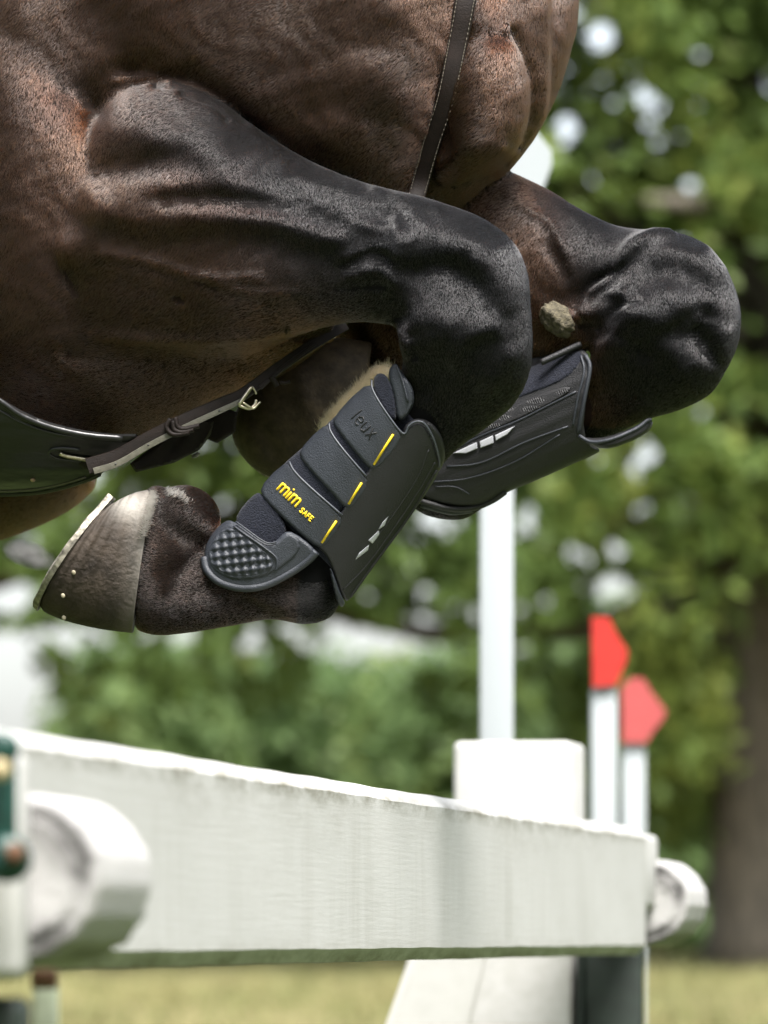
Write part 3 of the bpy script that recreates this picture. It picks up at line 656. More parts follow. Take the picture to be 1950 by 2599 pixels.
def blackness(px, py, Y):
    """0 = bay brown, 1 = black points (legs)"""
    px = np.asarray(px, float); py = np.asarray(py, float)
    near = Y < 7.86
    # near leg: black grows from the forearm towards the knee
    bn = 1/(1+np.exp(-(px-(400+1.0*np.clip(py-400, -60, 420)))/75.)); bn = np.where(py > 1190, 1, bn)
    bn = np.where((py > 760) & (px < 760), bn*.6, bn)
    bf = 1/(1+np.exp(-(px-1440+.35*(700-py))/28.)); bf = np.where((py > 1080) & (px > 880), 1, bf)
    b = np.where(near, bn, bf)
    # torso keeps brown
    crest = np.interp(px, [225, 255, 325, 440, 550, 650, 750, 850, 950, 1050], [420, 295, 222, 208, 250, 325, 390, 438, 472, 495])
    torso = ~((px > 225) & (px < 1060) & (py > crest-4) & (Y < np.interp(px, [215, 400, 1060], [7.89, 7.9, 7.85]))) & (py < 60+np.interp(px, [0, 240, 330, 560, 760, 960, 1060, 1200, 1330, 1500], [440, 300, 150, 190, 330, 410, 430, 390, 360, 360]))
    b = np.where(torso, 0, b)
    b = np.clip(b+.55*np.exp(-((px-165)**2+(py-250)**2)/(2*62**2))+.4*np.exp(-((px-1262)**2+(py-100)**2)/(2*34**2)), 0, 1)  # coat colour darkened at two spots where backlit hair glows orange
    belly = (px < 320) & (py > 1215) & (Y > 8.0)
    return np.where(belly, 0, b)
body_me, BCO, BNR = build_body()
def coat_color(co):
    px, py = proj(co); Y = co[:, 1]
    b = blackness(px, py, Y)
    return px, py, b
def fur_base():
    m, n, b = mat_new('bay_skin')
    at = N(n, 'ShaderNodeAttribute'); at.attribute_name = 'black'
    mix = N(n, 'ShaderNodeMix', data_type='RGBA'); mix.inputs[6].default_value = (.010, .0045, .0022, 1); mix.inputs[7].default_value = (.0015, .0015, .0018, 1)
    n.links.new(at.outputs['Fac'], mix.inputs[0]); n.links.new(mix.outputs[2], b.inputs['Base Color'])
    b.inputs['Roughness'].default_value = .8; b.inputs['Specular IOR Level'].default_value = .12
    return m
M['skin'] = fur_base()
at = body_me.attributes.new('black', 'FLOAT', 'POINT')
_, _, bb = coat_color(BCO); at.data.foreach_set('value', bb.astype(np.float32))
horse = empty('horse', 'bay horse with black legs leaping over the white fence, forelegs tucked under its chest', 'horse', (0, 8, .14))
body = link('body', body_me, M['skin'], horse)
FLOW = [(50, 60, -.45, 1), (60, 300, -.3, 1), (300, 100, -.6, 1), (600, 60, -.8, .8), (600, 200, -.8, .7), (800, 330, -.6, .7), (980, 160, -.8, .55), (1060, 60, -.5, .9), (1040, 380, -.8, .6), (900, 420, -.6, .7), (1250, 150, -.35, 1), (1410, 80, -.3, 1), (1380, 250, -.5, .9),
        (1230, 420, -.8, .5), (1300, 500, -.9, .3), (100, 500, -.3, 1), (300, 280, -.5, .8), (450, 260, -.6, .6), (450, 450, -.05, 1), (700, 470, .05, 1), (900, 560, .1, 1), (1100, 650, .02, 1), (1250, 700, .06, 1), (1250, 900, -.2, 1), (1100, 900, -.1, 1), (400, 760, -.6, .6), (300, 930, -.95, .25),
        (600, 800, -.85, .35), (100, 780, -.6, .7), (100, 1050, -1, .1), (700, 1510, -1, .12), (550, 1500, -1, .05), (400, 1500, -1, .02), (470, 1300, -.7, .6), (380, 1350, -1, .0), (1400, 580, -.3, 1), (1700, 700, -.15, 1), (1800, 900, -.45, .9), (1560, 650, -.1, 1), (1550, 900, -.4, 1),
        (60, 1300, -.9, .3), (850, 880, -.9, .2), (900, 930, -.8, .5)]
def flow_dir(px, py):
    dx = np.zeros(px.shape); dy = np.zeros(px.shape); W = np.zeros(px.shape)
    for x, y, a, b in FLOW:
        l = math.hypot(a, b); wgt = 1/(((px-x)**2+(py-y)**2)+900)**1.4
        dx += wgt*a/l; dy += wgt*b/l; W += wgt
    return dx/W, dy/W
def boot_zone(px, py, Y):
    """no coat where the boots wrap the cannons, or inside the hooves"""
    a = (Y < 7.9) & (seg_dist(px, py, [(1035, 1110), (950, 1215), (800, 1390)]) < 88)
    b = (Y >= 7.9) & (seg_dist(px, py, [(1420, 1040), (1250, 1130), (1150, 1180)]) < 85)
    c = (px < 336+(1600-py)*.14) & (py > 1235) & (Y < 7.95)
    return a | b | c
def build_coat(N_=1400000):
    me = body_me; me.calc_loop_triangles(); nt_ = len(me.loop_triangles)
    tri = np.empty(nt_*3, np.int32); me.loop_triangles.foreach_get('vertices', tri); tri = tri.reshape(-1, 3)
    A, B, C = BCO[tri[:, 0]], BCO[tri[:, 1]], BCO[tri[:, 2]]
    nrm = np.cross(B-A, C-A); ar = np.linalg.norm(nrm, axis=1); nrm = nrm/np.maximum(ar, 1e-12)[:, None]
    cen = (A+B+C)/3; px, py = proj(cen)
    inside = (px > -120) & (px < 2070) & (py > -130) & (py < 2700)
    wgt = ar*np.where(inside, 1, .05)*np.where(nrm[:, 1] < .15, 1, .12)
    cs = np.cumsum(wgt); idx = np.searchsorted(cs, rng.random(N_)*cs[-1]); idx = np.clip(idx, 0, nt_-1)
    u = rng.random(N_); v = rng.random(N_); f = u+v > 1; u[f], v[f] = 1-u[f], 1-v[f]
    a, b, c = BCO[tri[idx, 0]], BCO[tri[idx, 1]], BCO[tri[idx, 2]]
    p = a+(b-a)*u[:, None]+(c-a)*v[:, None]
    na, nb, nc = BNR[tri[idx, 0]], BNR[tri[idx, 1]], BNR[tri[idx, 2]]
    n = na*(1-u-v)[:, None]+nb*u[:, None]+nc*v[:, None]; n /= np.linalg.norm(n, axis=1)[:, None]
    px, py, bl = coat_color(p)
    k = ~boot_zone(px, py, p[:, 1]); p, n, px, py, bl = p[k], n[k], px[k], py[k], bl[k]; m = len(p)
    dx, dy = flow_dir(px, py)
    # low frequency swirl so the lay of the coat is not uniform
    sw = .16*np.sin(px*.011+py*.007)+.1*np.sin(px*.027-py*.021+1)+rng.normal(0, .075, m)
    dx, dy = dx*np.cos(sw)-dy*np.sin(sw), dx*np.sin(sw)+dy*np.cos(sw)
    d = np.stack([dx, np.zeros(m), -dy], 1)
    d -= n*(d*n).sum(1)[:, None]; d += (np.clip(.75-np.linalg.norm(d, axis=1), 0, 1)*1.6)[:, None]*np.array([-1, 0, .15]); d -= n*(d*n).sum(1)[:, None]; L = np.linalg.norm(d, axis=1); d /= np.maximum(L, 1e-6)[:, None]
    ln = np.where(bl > .5, .0048, .0066)*np.where(py > 1190, .95, 1)*rng.uniform(.6, 1.3, m)
    lift = rng.uniform(.05, .11, m)
    clump = .12*np.sin(px*.11+py*.07)*np.sin(px*.05-py*.13)
    p0 = p-n*.0008
    p1 = p+d*(ln*.5)[:, None]+n*(ln*(lift+clump*.3)*.45)[:, None]
    p2 = p+d*ln[:, None]+n*(ln*(lift+clump*.3)*.62)[:, None]
    pts = np.stack([p0, p1, p2], 1).reshape(-1, 3)
    hc = bpy.data.hair_curves.new('coat'); hc.add_curves([3]*m)
    hc.attributes['position'].data.foreach_set('vector', pts.astype(np.float32).ravel())
    ra = hc.attributes.new('radius', 'FLOAT', 'POINT'); r0 = .00015*rng.uniform(.7, 1.25, m)
    ra.data.foreach_set('value', np.stack([r0, r0*.85, r0*.2], 1).astype(np.float32).ravel())
    ca = hc.attributes.new('black', 'FLOAT', 'POINT'); ca.data.foreach_set('value', np.repeat(np.clip(bl+rng.normal(0, .06, m), 0, 1), 3).astype(np.float32))
    ta = hc.attributes.new('tone', 'FLOAT', 'POINT'); ta.data.foreach_set('value', np.repeat(np.clip(rng.random(m)*.36+.32+.12*np.sin(px*.31+py*.12)*np.sin(py*.06-px*.09)+.16*np.sin(px*.013+2*np.sin(py*.009))*np.sin(py*.016+1.5*np.sin(px*.007)), 0, 1), 3).astype(np.float32))
    mt = bpy.data.materials.new('bay_coat'); mt.use_nodes = True; nn = mt.node_tree; nn.nodes.clear()
    at = N(nn, 'ShaderNodeAttribute'); at.attribute_name = 'black'; tn = N(nn, 'ShaderNodeAttribute'); tn.attribute_name = 'tone'
    r1 = ramp(nn, [(0, (.02, .0055, .0014)), (.6, (.048, .0145, .0038)), (1, (.078, .03, .011))]); nn.links.new(tn.outputs['Fac'], r1.inputs[0])
    r2 = ramp(nn, [(0, (.001, .001, .0012)), (.7, (.002, .002, .0025)), (1, (.03, .03, .034))]); nn.links.new(tn.outputs['Fac'], r2.inputs[0])
    mix = N(nn, 'ShaderNodeMix', data_type='RGBA'); nn.links.new(at.outputs['Fac'], mix.inputs[0]); nn.links.new(r1.outputs[0], mix.inputs[6]); nn.links.new(r2.outputs[0], mix.inputs[7])
    h = N(nn, 'ShaderNodeBsdfHairPrincipled'); h.inputs['IOR'].default_value = 1.56; h.inputs['Roughness'].default_value = .2; h.inputs['Radial Roughness'].default_value = .3; h.inputs['Coat'].default_value = .0
    h.inputs['Offset'].default_value = R(3)
    nn.links.new(mix.outputs[2], h.inputs['Color']); o = N(nn, 'ShaderNodeOutputMaterial'); nn.links.new(h.outputs[0], o.inputs[0])
    hc.materials.append(mt)
    ob = bpy.data.objects.new('coat', hc); COL.objects.link(ob); ob.parent = horse; ob.matrix_parent_inverse = parent_inv(horse)
build_coat()
from mathutils.bvhtree import BVHTree
from mathutils import noise
BVH = BVHTree.FromPolygons([tuple(v) for v in BCO], [tuple(p.vertices) for p in body_me.polygons])
def ray_y(px, py, default=8.0):
    d = P(px, py, 10)-Vector((0, 0, CZ)); h = BVH.ray_cast(Vector((0, 0, CZ)), d.normalized())
    return h[0].y if h[0] is not None else default
def c1(*q): return [(620+x/3.074, 880+y/3.074) for x, y in q]
def c3(*q): return [(1020+x/2.441, 820+y/2.441) for x, y in q]
def c4(*q): return [(540+x/3.19, 780+y/3.19) for x, y in q]
def c5(*q): return [(x/2.767, 1000+y/2.767) for x, y in q]
def c7(*q): return [(480+x/3.609, 1180+y/3.609) for x, y in q]
def smooth_poly(poly, n=4, closed=True):
    p = np.array(poly, float)
    if closed:
        q = np.vstack([p[-1:], p, p[:2]]); o = []
        for i in range(len(p)):
            a, b, c, d = q[i], q[i+1], q[i+2], q[i+3] if i+3 < len(q) else q[(i+3) % len(q)]
            ang = abs(np.arctan2(*(b-a)[::-1])-np.arctan2(*(c-b)[::-1]))
            for k in range(n):
                t = k/n; o.append(b+(c-b)*t)
        o = np.array(o)
        for _ in range(n): o = .5*o+.25*(np.roll(o, 1, 0)+np.roll(o, -1, 0))
        return o
    return catmull(p, n)
def pad(name, poly, depth, lift, thick, mat, parent, bevel=5, cell=5, sm=3, bump=None):
    """soft-edged moulded panel: outline in photograph pixels, laid over a curved surface depth(px,py)"""
    out_ = smooth_poly(poly, sm) if sm else np.array(poly, float)
    # resample outline
    q = np.vstack([out_, out_[:1]]); seg = np.hypot(*(q[1:]-q[:-1]).T); cum = np.concatenate([[0], np.cumsum(seg)])
    m = max(12, int(cum[-1]/cell)); s = np.linspace(0, cum[-1], m, endpoint=False)
    ring = np.stack([np.interp(s, cum, q[:, 0]), np.interp(s, cum, q[:, 1])], 1)
    x0, y0 = ring.min(0); x1, y1 = ring.max(0)
    gx, gy = np.meshgrid(np.arange(x0, x1, cell), np.arange(y0, y1, cell)); gx = gx.ravel()+((np.arange(gx.size)//gx.shape[1] % 2)*cell*.5 if gx.ndim > 1 else 0); gy = gy.ravel()
    ins = np.zeros(len(gx), bool); j = m-1
    for i in range(m):
        xi, yi = ring[i]; xj, yj = ring[j]
        c = ((yi > gy) != (yj > gy)) & (gx < (xj-xi)*(gy-yi)/((yj-yi) if yj != yi else 1e-9)+xi); ins ^= c; j = i
    gx, gy = gx[ins], gy[ins]
    cl = np.vstack([ring, ring[:1]]); d = seg_dist(gx, gy, cl); k = d > cell*.45; gx, gy, d = gx[k], gy[k], d[k]
    pts = [Vector(p) for p in ring]+[Vector(p) for p in zip(gx, gy)]
    vs, es, fs, *_ = delaunay_2d_cdt(pts, [(i, (i+1) % m) for i in range(m)], [], 1, 1e-4)
    pv = np.array([(v.x, v.y) for v in vs]); dd = seg_dist(pv[:, 0], pv[:, 1], cl)
    h = np.sqrt(np.clip(1-(1-np.clip(dd/bevel, 0, 1))**2, 0, 1))*thick
    if bump is not None: h = h+bump(pv[:, 0], pv[:, 1])*np.clip(dd/bevel/1.5, 0, 1)
    D = np.array([depth(x, y) for x, y in pv])
    top = [tuple(P(x, y, Y-lift-hh)) for (x, y), Y, hh in zip(pv, D, h)]
    n = len(top); bot = [tuple(P(x, y, Y-lift+.0015)) for (x, y), Y in zip(pv, D)]
    F = []; bm = bmesh.new(); V = [bm.verts.new(p) for p in top+bot]
    cnt = {}
    for f in fs:
        f = list(f)
        a, b, c = pv[f[0]], pv[f[1]], pv[f[2]]
        if (b[0]-a[0])*(c[1]-a[1])-(b[1]-a[1])*(c[0]-a[0]) > 0: f = f[::-1]
        bm.faces.new([V[i] for i in f]); bm.faces.new([V[i+n] for i in f[::-1]])
        for i in range(len(f)):
            e = (f[i], f[(i+1) % len(f)]); cnt[e] = 1
    for (a, b) in cnt:
        if (b, a) not in cnt:
            bm.faces.new((V[b], V[a], V[a+n], V[b+n]))
    bmesh.ops.recalc_face_normals(bm, faces=bm.faces[:])
    loose = [v for v in bm.verts if not v.link_faces]
    if loose: bmesh.ops.delete(bm, geom=loose, context='VERTS')
    me = bpy.data.meshes.new(name); bm.to_mesh(me); bm.free()
    o = link(name, me, mat, parent); autosmooth(o, 55); return o
def cord(name, pts, depth, lift, r, mat, parent, sm=6, flat=1.0, nr=8):
    p = catmull(pts, sm) if sm and len(pts) > 2 else np.array(pts, float)
    w_ = [P(x, y, depth(x, y)-lift) for x, y in p]
    return link(name, mesh_from(name, *tube(w_, r, nr, flat)), mat, parent)
def strokes_mesh(name, strokes, depth, lift, r, mat, parent):
    parts = []
    for s in strokes:
        p = catmull(s, 4) if len(s) > 2 else np.array(s, float)
        w_ = [P(x, y, depth(x, y)-lift) for x, y in p]
        e0 = (w_[0]-w_[1]).normalized()*r*.6; e1 = (w_[-1]-w_[-2]).normalized()*r*.6
        w_ = [w_[0]+e0]+w_+[w_[-1]+e1]
        parts.append(tube(w_, [r*.55]+[r]*(len(w_)-2)+[r*.55], 8))
    return link(name, mesh_from(name, *join(parts)), mat, parent)
GL = {'m': [[(0, 0), (0, 1)], [(0, .65), (.15, .93), (.36, .98), (.52, .8), (.52, 0)], [(.52, .65), (.68, .93), (.9, .98), (1.06, .8), (1.06, 0)]],
      'i': [[(0, 0), (0, .85)], [(0, 1.28), (0, 1.34)]],
      'S': [[(.55, .85), (.3, 1), (.05, .8), (.3, .52), (.55, .25), (.3, 0), (0, .12)]], 'A': [[(0, 0), (.32, 1)], [(.32, 1), (.64, 0)], [(.14, .35), (.5, .35)]],
      'F': [[(0, 0), (0, 1)], [(0, 1), (.5, 1)], [(0, .52), (.4, .52)]], 'E': [[(0, 0), (0, 1)], [(0, 1), (.5, 1)], [(0, .52), (.4, .52)], [(0, 0), (.5, 0)]],
      'l': [[(0, 0), (0, 1.4)]], 'e': [[(.05, .5), (.6, .52), (.5, .88), (.28, 1), (.05, .8), (0, .45), (.12, .1), (.35, 0), (.58, .12)]],
      'u': [[(0, 1), (0, .3), (.12, .05), (.32, 0), (.55, .2)], [(.58, 1), (.58, 0)]], 'x': [[(0, 0), (.58, 1)], [(0, 1), (.58, 0)]]}
ADV = {'m': 1.42, 'i': .38, 'S': .85, 'A': .92, 'F': .78, 'E': .7, 'l': .4, 'e': .92, 'u': .95, 'x': .9}
def word(txt, x0, y0, ang, size):
    c, s = math.cos(R(ang)), math.sin(R(ang)); o = []; X = 0
    for ch in txt:
        for st in GL[ch]: o.append([(x0+((X+a)*c+b*s)*size, y0+((X+a)*s-b*c)*size) for a, b in st])
        X += ADV[ch]
    return o
# ------------------------------------------------------------------ near boot
def cyl_depth(A, B, ra, rb, ya, yb, dep):
    A = np.array(A, float); B = np.array(B, float); L = np.linalg.norm(B-A); u = (B-A)/L; v = np.array([-u[1], u[0]])
    def f(x, y):
        q = np.array((x, y))-A; t = q@u/L; s = q@v; r = ra+(rb-ra)*t
        k = min(abs(s)/r, .985)
        return ya+(yb-ya)*t-dep*math.sqrt(1-k*k)
    return f
def near_boot():
    t = empty('leg_boot', 'charcoal leg boot with yellow lettering and stripes, wrapped round the nearer foreleg', 'horse boot', tuple(P(880, 1240, 7.8)), 'protective boots on the forelegs')
    dp = cyl_depth((1035, 1055), (767, 1381), 158, 204, 7.768, 7.825, .058)
    # closed sleeve under the panels
    st = [(1120, 1150, 958, 968, 7.765, .04, .045), (1075, 1230, 895, 1055, 7.775, .038, .046), (985, 1360, 800, 1180, 7.79, .038, .048), (905, 1450, 725, 1275, 7.805, .038, .05), (880, 1480, 690, 1300, 7.81, .038, .05)]
    link('lining', mesh_from('lining', *loft(st, 6, 48)), M['neoprene'], t)
    pad('lining', c1((1000, 262), (692, 560), (432, 812), (350, 872), (122, 1100), (300, 1300), (620, 1500), (960, 1010), (1150, 700)), dp, -.0015, .003, M['neoprene'], t, 5)
    pad('lining', c7((380, 490), (620, 235), (665, 255), (925, 570), (860, 660), (790, 740), (700, 745), (500, 640)), dp, .0, .003, M['neoprene'], t, 4)
    pad('lining', c4((1285, 575), (1345, 525), (1415, 540), (1480, 720), (1500, 960), (1420, 880), (1330, 760)), dp, -.002, .003, M['neoprene'], t, 4)
    pad('cuff', c4((1400, 520), (1478, 440), (1500, 470), (1560, 560), (1625, 645), (1640, 760), (1600, 850), (1530, 935), (1480, 880), (1478, 730)), dp, -.004, .006, M['rubber_pad'], t, 7)
    cord('cuff_ridge', c4((1490, 470), (1540, 600), (1582, 765)), dp, .0035, .0013, M['rubber_pad'], t)
    # outer flare behind the shell
    pad('flare', c1((1215, 660), (1280, 580), (1370, 548), (1480, 596), (1556, 710), (1578, 860), (1530, 990), (1400, 1000), (1300, 800)), dp, -.004, .006, M['rubber'], t, 8)
    # shell
    tex = lambda x, y: .00022*np.sin(x*1.1+y*.35)*np.sin(y*1.1-x*.35)
    sh = pad('shell', c1((1180, 640), (1242, 690), (1285, 622), (1345, 588), (1412, 606), (1478, 730), (1526, 930), (1518, 1000), (1300, 1325), (1000, 1725), (850, 1950), (800, 1995), (765, 1960), (695, 1740), (640, 1610), (560, 1570), (590, 1480), (760, 1300), (940, 1000), (1100, 760)),
             dp, .002, .0035, M['rubber'], t, 6, 4, 3, tex)
    pad('shell_rim', c1((700, 1900), (650, 1680), (690, 1740), (760, 1960), (800, 1995), (770, 2040), (735, 2030)), dp, .004, .004, M['rubber_pad'], t, 4, 4, 2)
    # raised folds along the outer side of the shell
    for pts, r in ((c1((1440, 800), (1360, 1010), (1180, 1290), (1040, 1480)), .0016), (c1((1490, 900), (1390, 1080), (1200, 1370), (960, 1700), (770, 1900)), .0018), (c1((1500, 960), (1300, 1300), (1000, 1710), (830, 1950)), .0022)):
        cord('shell_fold', pts, dp, .0045, r, M['rubber'], t, 8)
    for q in (((1122, 1328), (1094, 1395), (1052, 1422), (1080, 1370)), ((1048, 1438), (1052, 1468), (1004, 1532), (974, 1508)), ((972, 1548), (962, 1590), (874, 1656), (900, 1608))):
        mx_, my_ = sum(a for a, b in q)/4, sum(b for a, b in q)/4; q = [(mx_+(a-mx_)*1.12, my_+(b-my_)*1.12) for a, b in q]
        pad('reflective_strip', c1(*q), dp, .0056, .0012, M['reflect'], t, 1, 1.5, 0)
    S1 = ((985, 232), (1005, 340), (1100, 500), (1240, 680), (1250, 725), (1030, 990), (985, 965), (860, 820), (720, 640), (690, 590), (690, 545))
    S2 = ((655, 562), (670, 650), (760, 780), (960, 1020), (1000, 1065), (830, 1290), (790, 1270), (640, 1090), (480, 930), (430, 850), (425, 800))
    S3 = ((345, 862), (370, 940), (480, 1060), (770, 1320), (800, 1355), (620, 1590), (560, 1570), (400, 1430), (250, 1290), (130, 1160), (105, 1095))
    P1 = ((985, 236), (1005, 340), (1100, 500), (1238, 676), (1290, 612), (1345, 584), (1408, 600), (1474, 710), (1520, 860), (1526, 940))
    P2 = ((652, 572), (680, 670), (780, 810), (955, 1012)); P3 = ((342, 874), (395, 975), (520, 1100), (765, 1315))
    for i, (s, pp) in enumerate(((S1, P1), (S2, P2), (S3, P3))):
        o = pad('strap', c1(*s), dp, .0028, .0034, M['rubber_pad'], t, 7, 4, 2, tex)
        cord('piping', c1(*[(x+max(0, 1-k)*10, y+max(0, 1-k)*24) for k, (x, y) in enumerate(pp)]), dp, .0058, .0013, M['ridge'], o)
        if i == 0:
            strokes_mesh('raised_lettering', word('leux', *c1((838, 560))[0], 49, 24), dp, .0064, .0009, M['rubber'], o)
        if i == 2:
            strokes_mesh('lettering', word('mim', *c7((806, 226))[0], 43, 22), dp, .0064, .0015, M['yellow'], o)
            strokes_mesh('lettering', word('SAFE', *c7((1010, 425))[0], 42, 12.5), dp, .0065, .0009, M['yellow'], o)
    for a, b in (((1163, 684), (1012, 920)), ((917, 1062), (815, 1228)), ((720, 1360), (606, 1530))):
        cord('yellow_stripe', c1(a, b), dp, .0072, .0021, M['yellow'], t, 0, .6)
    # fetlock strike pad
    base = ((350, 500), (250, 570), (160, 700), (133, 820), (148, 930), (230, 1050), (350, 1112), (500, 1146), (620, 1136), (750, 1096), (950, 985), (1100, 884), (1180, 790), (1110, 730), (910, 570), (850, 640), (790, 710), (720, 722), (640, 680), (400, 500))
    dp0 = dp; dp = lambda x, y: dp0(x, y)-.004-.012*min(1, max(0, (760-x)/120))
    sp = pad('strike_pad', c7(*base), dp, .001, .006, M['rubber_pad'], t, 9, 4, 2)
    up = ((345, 520), (235, 620), (168, 740), (156, 860), (205, 965), (330, 1040), (450, 1066), (600, 1052), (760, 1002), (900, 912), (1100, 745), (915, 592), (860, 655), (790, 728), (720, 740), (630, 695), (400, 525))
    pad('pad_face', c7(*up), dp, .005, .004, M['rubber_pad'], sp, 6, 4, 2)
    ca, sa = math.cos(R(38)), math.sin(R(38))
    def dim(x, y):
        X = (x*ca+y*sa)/15.5*math.pi; Y = (-x*sa+y*ca)/15.5*math.pi
        return .0026*np.clip(np.cos(X)*np.cos(Y)+.35*np.cos(2*X)*.3, -1, 1)
    pad('dimpled_face', c7((352, 548), (240, 640), (178, 760), (170, 860), (225, 950), (340, 1010), (480, 1034), (640, 1010), (790, 955), (785, 860), (640, 742), (440, 595)), dp, .0075, .0028, M['rubber_pad'], sp, 6, 2.2, 2, dim)
    cord('pad_ridge', c7((410, 560), (520, 640), (650, 730), (785, 835), (808, 900), (800, 965)), dp, .0105, .0013, M['rubber_pad'], sp)
    cord('pad_ridge', c7((430, 520), (560, 615), (650, 680), (730, 718), (800, 706)), dp, .0085, .0012, M['rubber_pad'], sp)
    cord('pad_rim', c7((140, 850), (165, 960), (260, 1060), (400, 1115), (560, 1128), (740, 1086), (940, 980), (1090, 875), (1165, 795)), dp, .004, .0052, M['rubber_pad'], sp, 8)
near_boot()
# ------------------------------------------------------------------ far boot
def far_boot():
    t = empty('leg_boot', 'black leg boot on the farther foreleg, partly hidden behind the near knee', 'horse boot', tuple(P(1340, 1110, 8.08)), 'protective boots on the forelegs')
    dp = cyl_depth((1540, 985), (1180, 1170), 150, 128, 8.055, 8.115, .052)
    st = [(1560, 1130, 1470, 880, 8.06, .044, .046), (1470, 1170, 1380, 905, 8.07, .042, .046), (1340, 1225, 1240, 985, 8.09, .042, .046), (1240, 1270, 1130, 1040, 8.11, .044, .048), (1190, 1290, 1080, 1060, 8.115, .042, .045)]
    link('lining', mesh_from('lining', *loft([s for s in st[1:]], 6, 48)), M['neoprene'], t)
    fold = lambda x, y: .0004*np.sin((x*.42+y*.91)*.19)
    pad('shell', c3((820, 220), (1110, 128), (1160, 190), (1182, 270), (1098, 690), (1170, 768), (1292, 784), (1060, 868), (860, 968), (740, 1012), (640, 1050), (560, 1112), (500, 1134), (380, 1148), (150, 1100), (60, 1040), (100, 850), (300, 500), (650, 240)), dp, .0, .005, M['rubber'], t, 8, 5, 2, fold)
    pad('fabric_panel', c3((700, 300), (870, 250), (1105, 138), (1140, 200), (1062, 330), (900, 400), (720, 465), (600, 515), (480, 590), (480, 470)), dp, .0045, .002, M['neoprene'], t, 5, 5, 2)
    br = lambda x, y: .0009*np.sin(x*1.0+y*.5)*np.sin(y*.9)
    pad('woven_panel', c3((370, 680), (600, 545), (760, 480), (1050, 360), (1080, 420), (900, 510), (720, 600), (520, 680), (350, 760)), dp, .0045, .0025, M['rubber'], t, 4, 3, 2, br)
    for pts, r in ((((350, 765), (520, 685), (720, 605), (900, 515), (1080, 425)), .0014), (((1140, 200), (1166, 280), (1130, 480), (1094, 680)), .0028), (((1110, 200), (1130, 300), (1090, 470), (1060, 640)), .0016),
                   (((280, 890), (500, 862), (760, 740), (1030, 640)), .0011), (((180, 985), (420, 960), (700, 860), (980, 690)), .0009), (((210, 1015), (330, 1015), (420, 1060)), .0009)):
        cord('shell_fold', c3(*pts), dp, .0055, r, M['rubber_pad'], t, 8)
    for q in (((330, 802), (458, 744), (462, 778), (400, 802)), ((488, 734), (560, 702), (564, 742), (492, 768)), ((584, 694), (694, 644), (650, 690), (588, 722))):
        mx_, my_ = sum(a for a, b in q)/4, sum(b for a, b in q)/4; q = [(mx_+(a-mx_)*1.15, my_+(b-my_)*1.2) for a, b in q]
        pad('reflective_strip', c3(*q), dp, .0075, .0015, M['reflect'], t, 1, 1.5, 0)
    cord('tab', c3((862, 244), (980, 190), (1112, 128)), lambda x, y: 8.02, .0, .0042, M['rubber'], t)
    cord('bottom_rim', c3((110, 1100), (300, 1150), (450, 1142), (560, 1100), (640, 1046)), dp, .004, .004, M['rubber'], t)
    cord('bottom_rim', c3((120, 1128), (300, 1172), (440, 1160)), dp, .001, .0035, M['rubber_pad'], t)
    d2 = lambda x, y: 8.03-.02*math.sin(max(0, min(1, (x-1470)/180))*math.pi)
    pad('flare', c3((1090, 690), (1180, 722), (1300, 702), (1450, 640), (1515, 592), (1552, 592), (1566, 640), (1500, 704), (1380, 748), (1290, 788), (1160, 772)), d2, .0, .012, M['rubber'], t, 10, 4, 2)
    cord('flare_rim', c3((1100, 700), (1180, 738), (1300, 720), (1450, 655), (1520, 604), (1550, 600)), d2, .013, .0025, M['rubber_pad'], t)
far_boot()
# ------------------------------------------------------------------ hooves
def hoof_mat():
    m, n, b = mat_new('hoof_horn')
    at = N(n, 'ShaderNodeAttribute'); at.attribute_name = 'pale'; rg = N(n, 'ShaderNodeAttribute'); rg.attribute_name = 'down'
    tc = N(n, 'ShaderNodeTexCoord'); n1 = N(n, 'ShaderNodeTexNoise', Scale=38.0, Detail=6.0); n.links.new(tc.outputs['Object'], n1.inputs['Vector'])
    r = ramp(n, [(.3, (.017, .0125, .009)), (.7, (.052, .039, .029))]); n.links.new(n1.outputs['Fac'], r.inputs[0])
    mix = N(n, 'ShaderNodeMix', data_type='RGBA'); mix.inputs[7].default_value = (.5, .47, .42, 1)
    n.links.new(at.outputs['Fac'], mix.inputs[0]); n.links.new(r.outputs[0], mix.inputs[6]); n.links.new(mix.outputs[2], b.inputs['Base Color'])
    b.inputs['Roughness'].default_value = .72; b.inputs['Specular IOR Level'].default_value = .25
    mu = N(n, 'ShaderNodeMath', operation='MULTIPLY'); mu.inputs[1].default_value = 60; n.links.new(rg.outputs['Fac'], mu.inputs[0])
    si = N(n, 'ShaderNodeMath', operation='SINE'); n.links.new(mu.outputs[0], si.inputs[0])
    ad = N(n, 'ShaderNodeMath', operation='ADD'); n2 = N(n, 'ShaderNodeTexNoise', Scale=150.0, Detail=4.0); n.links.new(tc.outputs['Object'], n2.inputs['Vector'])
    sc_ = N(n, 'ShaderNodeMath', operation='MULTIPLY'); sc_.inputs[1].default_value = .3; n.links.new(si.outputs[0], sc_.inputs[0])
    n.links.new(sc_.outputs[0], ad.inputs[0]); n.links.new(n2.outputs['Fac'], ad.inputs[1])
    bp = N(n, 'ShaderNodeBump', Strength=.8, Distance=.003); n.links.new(ad.outputs[0], bp.inputs['Height']); n.links.new(bp.outputs[0], b.inputs['Normal'])
    return m
M['hoof'] = hoof_mat()
M['shoe'] = simple('worn_steel_shoe', (.34, .31, .25), .5, metal=.55, var=.75, scale=120, bump=.6, bscale=150)
